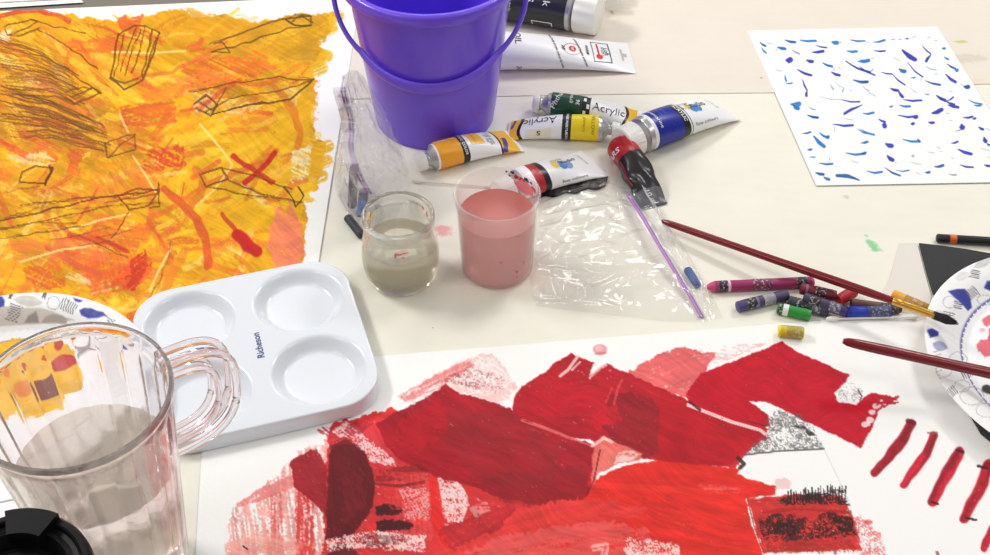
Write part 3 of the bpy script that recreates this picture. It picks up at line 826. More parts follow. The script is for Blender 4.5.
DC = [(350,0,385,25,28,C_),(450,15,495,32,8,C_),(440,68,510,85,16,C_),(410,186,465,174,11,C_),(480,202,555,275,24,C_),(520,182,575,215,14,C_),(565,205,580,212,24,C_),(440,294,470,290,14,C_),(455,340,492,342,9,C_),(520,378,605,382,15,C_),(583,362,585,350,7,C_),(495,444,548,456,18,C_),(545,470,585,490,18,C_),(780,490,625,458,22,C_),(800,0,680,58,16,U),(805,55,850,58,10,C_),(680,85,742,98,6,L_),(610,127,740,131,15,U),(622,135,618,175,6,L_),(770,155,850,190,9,C_),(795,252,838,240,14,C_),(690,312,820,316,15,C_),(725,360,772,380,6,L_),(835,433,850,436,5,L_)]
DD = [(20,55,95,48,14,C_),(190,15,212,8,12,C_),(255,0,330,8,14,C_),(245,65,375,72,14,U),(350,85,375,75,18,U),(335,122,355,122,20,U),(120,88,165,110,14,U),(160,110,160,145,30,U),(470,55,540,28,24,U),(575,0,645,15,18,U),(745,0,790,5,12,C_),(675,82,740,75,14,U),(735,92,758,85,14,U),(575,98,605,103,7,L_),(555,52,585,54,4,L_),(445,112,485,117,18,U),(665,125,675,155,34,U),(625,172,665,158,8,U),(5,162,95,195,13,C_),(775,140,808,160,16,U),(820,150,849,165,8,L_),(810,210,825,245,24,U),(830,250,850,262,14,U),(280,225,395,242,15,C_),(375,220,390,240,12,C_),(10,250,52,238,14,C_),(165,255,215,272,28,U),(175,330,220,362,24,U),(0,318,38,312,14,C_),(595,252,640,238,14,U),(500,270,525,285,8,L_),(440,305,488,312,7,L_),(520,305,535,303,8,L_),(640,290,730,322,20,U),(595,340,612,352,7,L_),(335,335,352,330,16,L_),(330,372,400,388,4,L_),(225,375,240,377,5,L_),(45,432,145,440,14,C_),(160,410,265,465,12,C_),(235,424,325,430,9,C_),(365,440,395,452,7,L_),(425,442,458,438,16,C_),(485,405,545,396,18,C_),(580,452,630,458,10,L_),(655,392,740,408,12,U),(815,392,850,398,16,U),(785,280,850,298,7,L_),(835,340,850,342,6,L_)]


def paint_blue(c):
    k = 6.53
    for ox, oy, D in ((740, 20, DA), (860, 20, DB), (740, 105, DC), (860, 105, DD)):
        for x1, y1, x2, y2, wd, col in D:
            x1, y1, x2, y2 = ox + x1 / k, oy + y1 / k, ox + x2 / k, oy + y2 / k
            r = wd / k / 2
            dx, dy = x2 - x1, y2 - y1; L = math.hypot(dx, dy) or 1
            e = min(r * .6, L * .4)
            mx, my = (x1 + x2) / 2 - dy / L * L * .06, (y1 + y2) / 2 + dx / L * L * .06
            pts = [(x1 + dx / L * e * .3, y1 + dy / L * e * .3), (mx, my), (x2 - dx / L * e, y2 - dy / L * e)]
            if col is C_ and random.random() < .3:
                col = (36, 90, 170)
            if r < .65:
                c.stroke(pts, max(wd / k, 1.15), col, .6, .1, (.5, .2), .45)
            else:
                c.stroke(pts, wd / k * 1.12, col, .96, 0, (.62, .1), .3, wob=.5, var=.12)
    for x in range(14):   # a third of the sheet lies past the frame
        for y in range(9):
            X, Y = 995 + x * 9 + random.uniform(-3, 3), 50 + y * 16 + random.uniform(-4, 4)
            c.stroke([(X, Y), (X + random.uniform(3, 8), Y + random.uniform(-4, 4))], random.uniform(1.5, 3.4), random.choice((U, C_)), .95, 0, (.6, .1), .3)


o = paper('painting', [(747, 32), (937, 28), (1034, 183), (816, 187)], 420, 400, 0.0016, paint_blue,
          vcol_mat('blue_paint', 0.55, 0.2, 240), (247, 247, 245), 0.0006)
tag(o, 'white sheet covered in small blue brush marks, far right', 'painting')
# ------------------------------------------------------------------ paint tubes
WHT = mat('tube_white', (244, 244, 246), 0.32, 0.5)
CAPW = mat('cap_white', (244, 243, 238), 0.4, 0.5)
FOIL = mat('tube_foil', (196, 196, 198), 0.3, metal=0.75)
INK = mat('ink_black', (28, 27, 30), 0.45)


class Tube:
    """squeezed paint tube: cap and nozzle at the head, flat crimped tail; lies along +x of its own root"""

    def __init__(self, label, head, tail, R, W, zones, cap, group='paint tubes', zt=0.0, tail_up=0.0012, ridge=24, shoulder=0.007, noz=0.004, puff=1.3, dents=0.0, cat='paint tube', lift=0.0, wp=1.0, roll=None):
        a = at(head[0], head[1], R); b = at(tail[0], tail[1], 0.003)
        d = Vector((b.x - a.x, b.y - a.y, 0)); L = d.length
        self.rz = math.atan2(d.y, d.x)
        self.root = thing('paint_tube', label, cat, (a.x, a.y, Z0 + zt), self.rz, group)
        self.L, self.R, self.W, self.puff, self.up, self.dents, self.lift, self.wp = L, R, W, puff, tail_up, dents, lift, wp
        capL, capR, capM = cap
        self.x0 = capL + noz + shoulder
        self.roll = roll if roll is not None else (-0.42 if math.cos(self.rz) > 0 else 0.42)
        # cap with fine ridges
        if capL:
            mb = MB()
            n = 72
            def fr(t, z):
                return 1 + 0.03 * math.cos(ridge * t) * (1 if 0.002 < z < capL - 0.001 else 0)
            mb.lathe([(capR * .62, 0), (capR * .66, -.0006 + .001), (capR * .9, .0004), (capR * .98, .0018), (capR, capL * .5), (capR * 1.02, capL - .0012), (capR * .97, capL)], n, 0, fr)
            mb.xform(Matrix.Translation((0, 0, R)) @ Matrix.Rotation(PI / 2, 4, 'Y'))
            mb.build('cap', capM, self.root)
            mb = MB()
            rn = min(capR * .72, R * .6)
            pr = [(rn, capL - .001), (rn, capL + noz * .3), (rn * 1.06, capL + noz * .45), (rn, capL + noz * .6), (rn, capL + noz), (R * .92, self.x0 - .001), (R * 1.0, self.x0 + .0006)]
            mb.lathe(pr, 40)
            mb.xform(Matrix.Translation((0, 0, R)) @ Matrix.Rotation(PI / 2, 4, 'Y'))
            mb.build('shoulder', FOIL, self.root)
        # body
        mats, ts, mi = [], [], []
        t0 = 0.0
        for te, m in zones:
            k = max(2, int(round((te - t0) * 46)))
            for q in range(k):
                ts.append(t0 + (te - t0) * q / k); mi.append(len(mats))
            mats.append(m); t0 = te
        ts.append(1.0)
        n = 40
        rows = [[self.pt(t, 2 * PI * j / n) for j in range(n)] for t in ts]
        mb = MB()
        mb.grid(rows, [a for a in mi for _ in range(n)], True)
        mb.f.append(tuple(reversed(range(n)))); mb.m.append(0)
        q = (len(rows) - 1) * n
        mb.f.append(tuple(q + j for j in range(n))); mb.m.append(len(mats) - 1)
        self.body = mb.build('body', mats, self.root, sharp=60)
        self.txt = {}

    def dims(self, t):
        w = self.R + (self.W / 2 - self.R) * t ** self.wp
        h = max(self.R * (1 - t ** self.puff), 0.0) + 0.0009
        if t < 0.03:
            h = min(h, self.R); w = min(w, self.R * (1 + t))
        zc = h + self.up * t * t + self.lift * t
        if t == 0:
            zc = self.R
        return w, h, zc

    def pt(self, t, ang, off=0.0):
        w, h, zc = self.dims(t)
        x = self.x0 + (self.L - self.x0) * t
        c, s = math.cos(ang), math.sin(ang)
        y = (w + off) * c; z = zc + (h + off) * s
        if self.dents and 0.04 < t < .97:
            f = float(noise(np.array([t * 7.0 + ang]), np.array([c * 2.3 + 5]), int(self.L * 1e5)))
            k = self.dents * (f - 0.5) * min(1, h / 0.004)
            z += k * max(s, 0) * 1.2
            y += k * c
        return (x, y, z)

    def top(self, t, v, off=0.0003):
        t = min(max(t, 0), 1)
        return self.pt(t, PI / 2 * (1 - v - self.roll * min(1, self.dims(t)[1] / self.R * 1.3)), off)

    def patch(self, name, t0, t1, v0, v1, m, nt=10, nv=10, skew=0.0, wavy=0.0, parent=None):
        mb = MB()
        rows = []
        for i in range(nt + 1):
            r = []
            for j in range(nv + 1):
                v = v0 + (v1 - v0) * j / nv
                t = t0 + (t1 - t0) * i / nt + skew * v
                if wavy:
                    t += wavy * math.sin(v * 4 + 1)
                r.append(self.top(t, v, 0.00025))
            rows.append(r)
        mb.grid(rows)
        return mb.build(name, m, parent or self.root, fix=False)

    def disc(self, name, t, v, r, m, r2=0.0, sx=1.0):
        """round or ring mark, r in metres"""
        mb = MB(); n = 28
        Lb = self.L - self.x0
        w = self.dims(t)[0]
        rr = [r2, r] if r2 else [0.0001, r * .5, r]
        mb.grid([[self.top(t + q * sx * math.cos(2 * PI * k / n) / Lb, v + q * math.sin(2 * PI * k / n) / (w * 1.35), 0.0004) for k in range(n)] for q in rr], 0, True)
        return mb.build(name, m, self.root, fix=False)

    def text(self, s, t, v, size, m, ang=0.0, bold=False):
        V, F = text2d(s, size, bold)
        ca, sa = math.cos(ang), math.sin(ang)
        Lb = self.L - self.x0
        mb = MB()
        out = []
        for x, y in V:
            X, Y = x * ca - y * sa, x * sa + y * ca
            tt = t + X / Lb
            w = self.dims(min(max(tt, 0), 1))[0]
            out.append(self.top(tt, v + Y / (w * 1.35), 0.0005))
        mb.add(out, F)
        mb.build('lettering', m, self.root, smooth=False, fix=False)

    def done(self):
        return self


def Mt(n, c, r=0.33, **k):
    return mat('tube_' + n, c, r, **k)


ORG, ORG2 = Mt('orange', (246, 168, 28)), Mt('amber', (250, 190, 40))
BLK, YLW = Mt('black', (26, 26, 28)), Mt('yellow', (248, 220, 20))
PUR, GRN = Mt('purple', (84, 66, 150)), Mt('green', (10, 74, 52))
BLU, CREAM = Mt('blue', (14, 32, 152)), Mt('cream', (240, 234, 214))
SKY, LBL = Mt('sky', (70, 140, 215)), Mt('pale_yellow', (248, 222, 120))
TXT_W, TXT_G, TXT_B = Mt('text_white', (245, 245, 245)), Mt('text_grey', (120, 120, 122)), Mt('text_blue', (96, 120, 205))
GRP = 'paint tubes lying behind the cups'

# orange tube in front of the bucket
t = Tube('orange and white paint tube lying at the foot of the purple bucket', (416, 163), (516, 140), 0.0150, 0.044,
         [(.02, WHT), (.285, ORG), (.36, BLK), (.74, WHT), (.95, ORG2), (1, WHT)], (0.0105, 0.0105, CAPW), GRP, puff=2.0)
t.patch('label_patch', .40, .56, .05, .85, ORG2, wavy=.012); t.patch('label_patch', .77, .83, -.75, .2, PUR, wavy=.03)
t.patch('label_patch', .735, .755, -.9, .95, BLK, wavy=.012); t.patch('label_patch', .03, .27, .55, .6, CREAM)
t.text('Acrylic', .155, .75, .008, Mt('rust', (190, 96, 20)), PI / 2 * 0); t.text('ACRYLIC COLOR', .322, .3, .0042, TXT_W, -PI / 2, True)
for k, (s_, vv) in enumerate((('37 ml', .62), ('1.25 fl oz', .42), ('acrylic paint', .3))):
    t.text(s_, .62 + .03 * k, .3, .0055 if k < 2 else .004, TXT_G, -PI / 2)
t.text('cadmium', .47, .45, .0045, Mt('gold', (214, 150, 30)), -PI / 2); t.done()

# yellow tube, tail towards the bucket
t = Tube('yellow paint tube with white cap at its right end, tail against the orange tube', (620, 130), (507, 131), 0.0140, 0.038,
         [(.04, FOIL), (.325, YLW), (.42, BLK), (.86, WHT), (.97, ORG2), (1, WHT)], (0.009, 0.0085, CAPW), GRP, puff=2.6, wp=1.6)
t.text('Acrylic', .655, -.35, .0135, INK); t.text('BASIC', .60, -.92, .0085, INK, 0, True); t.patch('label_patch', .53, .80, .12, .78, CREAM)
t.text('s', .66, .42, .014, INK); t.text('YELLOW', .10, .0, .0055, Mt('olive', (150, 140, 20)), PI / 2); t.text('primary', .19, .0, .005, Mt('olive', (150, 140, 20)), PI / 2)
t.patch('label_patch', .84, .875, -.9, .95, BLK, wavy=.018); t.patch('label_patch', .93, .955, -.8, -.1, PUR, wavy=.02)
for vv in (.75, .2, -.2, -.6):
    t.text('ACRYLIC', .37, vv, .0038, TXT_W, PI / 2, True)
t.done()

# green tube behind it
t = Tube('dark green paint tube with white cap at its left end, behind the yellow tube', (533, 103), (641, 121), 0.0135, 0.038,
         [(.03, FOIL), (.36, GRN), (.45, BLK), (.84, WHT), (.95, ORG2), (1, WHT)], (0.008, 0.0105, CAPW), GRP, puff=2.4, wp=1.5)
t.text('Phthalo', .10, .25, .0085, TXT_W, PI / 2 * .72); t.text('green', .235, .35, .006, TXT_W, PI / 2); t.text('36', .315, .1, .006, TXT_W, PI / 2, True)
for k in range(5):
    t.patch('label_patch', .375 if k % 2 else .41, .405 if k % 2 else .44, -.9 + .38 * k, -.66 + .38 * k, TXT_W, 2, 4)
t.text('Acrylic', .65, .1, .0135, INK); t.patch('label_patch', .82, .85, -.9, .95, BLK, wavy=.018); t.done()

# large blue tube
t = Tube('large blue and white paint tube with wide white cap, below the marked sheet', (621, 145), (724, 108), 0.0205, 0.056,
         [(.045, FOIL), (.08, WHT), (.36, BLU), (.43, BLK), (.965, WHT), (1, WHT)], (0.022, 0.0192, CAPW), GRP, ridge=44, shoulder=.004, noz=.002, puff=1.9)
t.text('ultramarine', .135, .35, .0062, TXT_W, -PI / 2); t.text('blue', .25, .45, .0055, TXT_B, -PI / 2); t.text('series', .20, .45, .0045, TXT_B, -PI / 2)
t.text('ACRYLIC', .395, .25, .0062, TXT_W, -PI / 2, True); t.patch('label_patch', .445, .452, -.9, .9, INK, 2, 12)
t.disc('logo_mark', .58, .30, .0062, SKY); t.disc('logo_mark', .635, .26, .0055, SKY); t.disc('logo_mark', .53, .40, .004, Mt('logo_yellow', (240, 205, 70)))
t.text('Studio', .66, .42, .014, INK); t.text('acrylics', .52, .62, .0065, TXT_G); t.text('fine colours', .62, -.35, .0075, TXT_G)
t.text('S T U D I O', .90, .35, .0045, INK, -PI / 2); t.text('S.', .46, .40, .010, INK); t.text('8', .26, -.35, .016, Mt('blue_dark', (26, 52, 176)))
t.done()

# white tube half hidden by the pink cup
t = Tube('white paint tube lying behind the pink cup, with a small blue mark', (497, 194), (595, 162.5), 0.0165, 0.054,
         [(.03, FOIL), (.15, WHT), (.25, Mt('crimson', (186, 30, 40))), (.32, BLK), (.97, WHT), (1, WHT)], (0.018, 0.015, CAPW), GRP, ridge=44, shoulder=.004, noz=.002, puff=1.5, dents=.003)
t.disc('logo_mark', .56, .28, .006, SKY); t.disc('logo_mark', .63, .22, .0055, Mt('logo_blue', (130, 165, 215))); t.disc('logo_mark', .47, .36, .005, Mt('logo_yellow', (240, 205, 70)))
t.text('Studio', .66, .42, .010, INK); t.text('acrylics', .55, .66, .006, INK); t.text('fine colours', .60, -.45, .007, INK); t.text('S T U D I O', .87, .35, .0045, TXT_G, -PI / 2); t.done()

# black paint tube with a red end, crumpled
t = Tube('crumpled black paint tube with red end, right of the white one', (620, 146), (653, 206), 0.0160, 0.034,
         [(.06, Mt('red', (190, 36, 36))), (.30, Mt('red', (190, 36, 36))), (.80, Mt('tarblack', (34, 32, 34), .28)), (1, Mt('greyfoil', (92, 92, 96), .3))], (0, 0.001, CAPW), GRP, noz=.001, shoulder=.001, puff=2.2, dents=.0055)
mb = MB(); mb.lathe([(.004, -.008), (.009, -.006), (.0128, -.003), (.0148, .001), (.0152, .003)], 36)
mb.xform(Matrix.Translation((0, 0, .015)) @ Matrix.Rotation(PI / 2, 4, 'Y')); mb.build('cap', Mt('red_cap', (180, 32, 32)), t.root)
t.text('MARS', .17, -.62, .0105, TXT_W, PI / 2 * .9, True); t.text('black 200', .50, -.45, .0055, TXT_G, .1); t.text('acrylic', .60, -.75, .005, TXT_G, .1)
t.patch('label_patch', .34, .72, -.35, -.28, Mt('red', (190, 36, 36)), 8, 2); t.text('10 ml', .90, .2, .007, TXT_W, .1); t.done()

# big white tube, tail to the right, from behind the bucket
t = Tube('big white paint tube with hang hole in its flat end, behind the purple bucket', (446, 53), (632, 57.5), 0.0235, 0.068,
         [(.03, FOIL), (.95, WHT), (1, WHT)], (0.025, 0.019, CAPW), GRP, ridge=44, puff=1.5, wp=1.2)
RDM = Mt('logo_red', (214, 50, 44))
for tt, ss in ((.505, 'heavy body acrylic colour for artists'), (.66, 'professional quality artist paint')):
    t.text(ss, tt, .0, .0042, INK, -PI / 2 * .86, True)
t.text('AP', .545, .12, .0062, INK, -PI / 2, True); t.text('WARM', .70, .12, .0052, INK, -PI / 2, True)
t.disc('logo_mark', .605, .10, .0092, RDM, .0086, 1.2); t.disc('logo_mark', .605, .10, .0045, RDM); t.text('AP', .605, .10, .004, TXT_W, -PI / 2, True)
for a_, b_, c_, d_ in ((.735, .74, -.5, .5), (.848, .855, -.5, .5), (.735, .855, .46, .5), (.735, .855, -.5, -.46)):
    t.patch('logo_frame', a_, b_, c_ * .9 + .1, d_ * .9 + .1, INK, 6, 6, skew=0)
t.patch('logo_brush', .768, .78, -.2, .45, RDM, 3, 8, skew=0); t.disc('logo_brush', .776, -.12, .0042, RDM)
t.text("Artist's", .805, .12, .006, TXT_G, -PI / 2); t.text('Loft', .828, .12, .0085, INK, -PI / 2)
t.patch('hang_slot', .925, .94, -.18, .32, Mt('slot', (196, 192, 184)), 4, 8); t.patch('hang_slot', .94, .965, .0, .14, Mt('slot', (196, 192, 184)), 4, 4)
t.text('24', .26, -.85, .009, INK, -PI / 2); t.text('OIL', .26, .35, .012, INK, -PI / 2); t.done()

# big black tube at the back
t = Tube('big black paint tube with wide white cap, behind the white tube at the back', (600, 15), (405, -6), 0.0270, 0.075,
         [(.02, FOIL), (.60, Mt('slate', (40, 42, 50), .3)), (.64, Mt('lime', (170, 195, 80))), (1, Mt('slate', (40, 42, 50), .3))], (0.030, 0.0262, CAPW), GRP, ridge=60, shoulder=.003, noz=.001, puff=2.4)
t.text('black', .13, -.08, .013, TXT_W, PI / 2); t.text('MARS', .22, -.14, .011, TXT_W, PI / 2, True); t.text('acrylic', .36, .25, .012, TXT_W, PI / 2, True); t.text('heavy body', .33, .25, .0055, TXT_W, PI / 2)
for a_, b_, c_, d_ in ((.09, .095, .78, 1.0), (.20, .205, .78, 1.0), (.09, .205, .78, .81)):
    t.patch('label_frame', a_, b_, c_, d_, TXT_W, 3, 4)
t.disc('logo_mark', .40, .2, .005, TXT_W); t.done()

# white tube peeping out behind the black one
t = Tube('white paint tube mostly out of frame, behind the wide cap of the black tube', (612, 4), (585, -80), 0.0165, 0.045,
         [(.05, FOIL), (1, WHT)], (0.012, 0.0105, CAPW), GRP); t.done()

# crushed foil packet under the clear bag
mb = MB()
a_, b_ = at(541, 192, .004), at(607, 181, .004)
rows = []
for i in range(34):
    u = i / 33
    r = []
    for j in range(9):
        v = j / 8 - .5
        p = a_.lerp(b_, u)
        z = .0035 + .0035 * float(fbm(np.array([u * 9.0]), np.array([v * 5.0 + 3]), 77)[0]) - abs(v) * .003
        r.append((p.x + .004 * v, p.y + .016 * v + .002 * math.sin(u * 20), Z0 + z))
    rows.append(r)
mb.grid(rows)
n0 = len(mb.v); mb.grid([[(x, y, Z0 + .0014) for x, y, z in r] for r in rows])
m = mat('crushed_foil', (60, 58, 58), .3, metal=.4, var=.75, bscale=330)
tag(mb.build('foil_packet', m), 'crushed black and silver packet under the white tube', 'packet')

# ------------------------------------------------------------------ crayons
def rod(name, label, cat, p0, p1, h0, h1, zones, group=None, seg=24, partname='barrel'):
    """round stick between two photographed points; zones = part name, material, [(t, r), ...]"""
    a, b = at(p0[0], p0[1], h0), at(p1[0], p1[1], h1)
    d = b - a; L = d.length
    root = thing(name, label, cat, (a.x, a.y, a.z), 0, group)
    q = d.to_track_quat('Z', 'Y').to_matrix().to_4x4()
    for part, m, prof in zones:
        mb = MB(); mb.lathe([(r, t * L) for t, r in prof], seg); mb.xform(q)
        mb.build(part, m, root)
    return root


def wax(n, c):
    return mat('wax_' + n, c, 0.42, 0.5)


def wrap(n, c, var=.25):
    return mat('wrapper_' + n, c, .5, var=var, bscale=160)


def speckle(n, c):
    """printed wrapper: dark ground with pale scribbles"""
    m = mat('print_' + n, c, .5, var=.1, bscale=420)
    nt = m.node_tree
    mx = [q for q in nt.nodes if q.type == 'MIX'][0]
    ns = [q for q in nt.nodes if q.type == 'TEX_NOISE'][0]
    rp = nt.nodes.new('ShaderNodeValToRGB')
    rp.color_ramp.elements[0].position = .54; rp.color_ramp.elements[1].position = .60
    nt.links.new(ns.outputs['Fac'], rp.inputs[0]); nt.links.new(rp.outputs[0], mx.inputs[0])
    l = lin(c)
    mx.inputs[6].default_value = (*l, 1)
    mx.inputs[7].default_value = (*(l * .45 + lin((206, 200, 206)) * .55), 1)
    return m


def crayon(label, p0, p1, h0, h1, r, tipc, wrapc, bands, tip=True, both=False, var=.25):
    """p0 is the tip end; bands = (t0, t1, name, colour)"""
    k = label.split()[0] + str(len(bpy.data.objects))
    tm, wm = wax(k, tipc), wrap(k, wrapc, var)
    z = []
    if tip:
        z.append(('tip', tm, [(0, r * .35), (.012, r * .55), (.05, r * .86), (.065, r * .95), (.075, r * .95)]))
        s = .07
    else:
        z.append(('tip', tm, [(0, r * .6), (.01, r * .92), (.02, r * .95), (.10, r * .95)])); s = .10
    z.append(('wrapper', wm, [(s, r * .95), (s + .005, r), (.965, r), (.97, r * .94)]))
    z.append(('end', tm, [(.965, r * .94), (.985, r * .9), (1, r * .6)]))
    for t0, t1, nm, c in bands:
        z.append((nm, (speckle(k + nm + str(t0), c) if nm == 'label_band' else wrap(k + nm + str(t0), c, .1)), [(t0, r * 1.0), (t0 + .004, r * 1.025), (t1 - .004, r * 1.025), (t1, r * 1.0)]))
    return rod('crayon', label, 'crayon', p0, p1, h0, h1, z, 'crayons in the loose pile')


G1 = (45, 38, 44)
rr = .0057
crayon('long magenta crayon on top of the pile, pointing left', (707, 287), (814, 282), rr + .0005, .0065, rr, (206, 66, 116), (158, 40, 98),
       [(.10, .19, 'label_band', G1), (.19, .215, 'stripe', (236, 190, 205)), (.83, .93, 'label_band', G1), (.42, .60, 'label_band', (120, 34, 78))])
crayon('violet crayon with grey and white wrapper, below the magenta one', (737, 307), (788, 294.5), rr + .0005, rr + .0009, rr, (72, 58, 128), (70, 62, 92), [(.18, .36, 'label_band', G1), (.50, .72, 'label_band', (150, 150, 160)), (.36, .40, 'stripe', (120, 110, 160))], tip=False)
crayon('dark grey crayon stub between the violet and green crayons', (829, 312), (788, 301), rr + .0005, rr + .0008, rr, (46, 46, 58), (58, 58, 68), [(.2, .4, 'label_band', (90, 90, 100)), (.55, .8, 'label_band', G1)], tip=False)
crayon('dark violet crayon under the long brush, beside the maroon one', (847, 312), (803, 297.5), .0095, .0125, rr, (62, 46, 104), (66, 56, 84), [(.15, .4, 'label_band', (96, 88, 118)), (.6, .85, 'label_band', G1)], tip=False)
crayon('maroon crayon lying behind the dark violet one', (836, 296), (800, 288.5), .0100, .0135, rr, (116, 26, 40), (112, 28, 48), [(.3, .6, 'label_band', (74, 24, 40)), (.8, .86, 'stripe', (150, 90, 110))], tip=False)
crayon('short green crayon with a white stripe', (811, 315.5), (777, 308), rr + .0005, rr + .0005, rr * .98, (44, 150, 58), (36, 142, 52), [(.66, .82, 'stripe', (232, 236, 230)), (.84, .97, 'label_band', (44, 70, 52))], tip=False, var=.12)
crayon('short red crayon stub under the long brush', (838, 301), (854, 291), rr + .0005, rr + .0005, rr * 1.05, (204, 38, 46), (196, 34, 46), [(.8, .95, 'label_band', (120, 30, 40))], tip=False, var=.12)
crayon('brown crayon stub with black point, behind the blue one', (902, 310), (850, 303), rr + .0005, rr + .0005, rr * .85, (40, 30, 30), (112, 74, 64), [(.10, .42, 'label_band', (60, 46, 50))], True)
crayon('blue crayon with a grey blue wrapper, beside the cotton swab', (845, 312.5), (891, 311.5), rr + .0005, rr + .0005, rr, (24, 52, 170), (66, 78, 116), [(.10, .48, 'stripe', (26, 58, 178)), (.55, .92, 'label_band', (76, 88, 128))], tip=False)
crayon('orange crayon lying against the plate under the gold ferrule', (892, 294.5), (934, 312.5), rr + .0005, rr + .0005, rr, (244, 164, 32), (238, 168, 60), [(.30, .85, 'label_band', (176, 130, 40))], tip=False)
crayon('short yellow crayon stub alone near the red painting', (778, 330.5), (804, 333), rr + .0016, rr + .0016, rr * 1.02, (248, 222, 40), (214, 190, 34), [(.32, .92, 'label_band', (176, 160, 50))], tip=False, var=.5)

# cotton swabs
def swab(label, p0, p1, h):
    c = mat('cotton', (244, 240, 234), .9, bump=.6, bscale=900); st = mat('swab_stick', (240, 234, 228), .5)
    rod('cotton_swab', label, 'cotton swab', p0, p1, h, h, [
        ('stick', st, [(.10, .0011), (.90, .0011)]),
        ('cotton_tip', c, [(0, .0008), (.015, .0020), (.05, .0027), (.10, .0024), (.15, .0012)]),
        ('cotton_tip', c, [(.85, .0012), (.90, .0022), (.95, .0025), (.985, .0018), (1, .0006)])], 'cotton swabs')


swab('cotton swab in front of the blue crayon stub', (826, 319), (918, 317), .0042)
swab('cotton swab lying behind the pink cup', (412, 180.5), (496, 187), .0032)

# ------------------------------------------------------------------ brushes
WINE = mat('brush_wine', (122, 8, 24), .25, .4, coat=.25)
GOLD = mat('brush_gold', (214, 168, 74), .28, metal=.9)
BRIS = mat('bristle_black', (34, 28, 40), .5, bump=.8, bscale=700)


def brush(label, p0, p1, h0, h1, r, kf, kb):
    a, b = at(p0[0], p0[1], h0), at(p1[0], p1[1], h1)
    d = b - a; L = d.length
    root = thing('paint_brush', label, 'paintbrush', tuple(a))
    q = d.to_track_quat('Z', 'Y').to_matrix().to_4x4()
    mb = MB(); mb.lathe([(r * .45, 0), (r * .75, .004), (r * .92, .012), (r, .03), (r * 1.0, L * .35), (r * 1.15, L * .62), (r * 1.1, L * (kf - .08)), (r * .9, L * kf)], 28); mb.xform(q)
    mb.build('handle', WINE, root)
    mb = MB()
    mb.lathe([(r * .93, L * kf), (r * 1.0, L * (kf + .004)), (r * 1.0, L * (kf + .02)), (r * .95, L * (kf + .022)), (r * 1.0, L * (kf + .03)), (r * 1.0, L * (kf + .04)), (r * .95, L * (kf + .045)), (r * .98, L * (kf + kb) / 2 + L * kf * 0), (r * .95, L * kb)], 28)
    n0 = len(mb.v)
    mb.xform(q); mb.build('ferrule', GOLD, root)
    rnd = random.Random(3)
    mb = MB()
    for k in range(70):
        an, rd = rnd.uniform(0, 2 * PI), r * .9 * math.sqrt(rnd.random())
        x, y = rd * math.cos(an), rd * math.sin(an)
        e = L * (1 - rnd.uniform(0, .012) - .02 * (rd / r) ** 2)
        mb.tube([(x, y, L * kb - .002), (x * 1.25, y * 1.25, L * (kb + 1) / 2), (x * .8, y * .8, e)], [.0007, .0007, .0002], 5)
    mb.xform(q); mb.build('bristles', BRIS, root)
    return root


brush('long wine-red paintbrush lying across the crayons with dark bristles on the plate', (662, 221), (960, 324), .0115, .0365, .0038, .795, .925)
brush('wine-red paintbrush whose handle end overhangs the red painting, lying on the plate', (843, 341), (1150, 408), .0470, .0160, .0050, .72, .88)

# black pencil with an orange ring
rod('pencil', 'black pencil with an orange ring at the right edge, behind the black cloth', 'pencil', (936, 238), (1035, 244), .0056, .0056, [
    ('barrel', mat('pencil_black', (30, 30, 32), .35), [(0, .0018), (.006, .0036), (.018, .0046), (1, .0046)]),
    ('ring', mat('pencil_ring', (226, 104, 36), .4), [(.135, .0046), (.14, .00475), (.20, .00475), (.205, .0046)])])
# ------------------------------------------------------------------ palette with four wells
pc = [at(183, 327, .013), at(294, 304, .013), at(325, 371, .013), at(212, 396, .013)]
cen = sum(pc, Vector()) / 4
ux = ((pc[1] - pc[0]) + (pc[2] - pc[3])).normalized()
ang = math.atan2(ux.y, ux.x)
uxv = Vector((math.cos(ang), math.sin(ang), 0)); uyv = Vector((-math.sin(ang), math.cos(ang), 0))
loc = [((p - cen).dot(uxv), (p - cen).dot(uyv)) for p in pc]
sx = (abs(loc[0][0]) + abs(loc[1][0]) + abs(loc[2][0]) + abs(loc[3][0])) / 4
sy = (abs(loc[0][1]) + abs(loc[1][1]) + abs(loc[2][1]) + abs(loc[3][1])) / 4
WELLS = [(-sx, sy), (sx, sy), (sx, -sy), (-sx, -sy)]
PH, WR = 0.0155, 0.0445
pal = thing('paint_palette', 'white plastic palette with four round wells, between the two big paintings', 'palette', (cen.x, cen.y, Z0 + 0.0024), ang)
HX, HY, CRN = sx + WR + .0065, sy + WR + .0065, 0.040


def rrect(a, hx, hy, r):
    """distance from centre to a rounded rectangle's edge along angle a"""
    c, s = math.cos(a), math.sin(a)
    lo, hi = 0, hx + hy
    for _ in range(30):
        m = (lo + hi) / 2
        x, y = abs(m * c), abs(m * s)
        qx, qy = x - (hx - r), y - (hy - r)
        d = math.hypot(max(qx, 0), max(qy, 0)) + min(max(qx, qy), 0) - r
        lo, hi = (m, hi) if d < 0 else (lo, m)
    return lo


def pal_z(x, y):
    z = PH
    for wx, wy in WELLS:
        d = math.hypot(x - wx, y - wy) / WR
        if d < 1.05:
            t = min(max((d - .70) / .32, 0), 1)
            k = 1 - t * t * (3 - 2 * t)
            z = PH - (.0132 - .0012 * (d / .7) ** 2 * (d < .7) - .0012 * (d >= .7)) * k
    return z


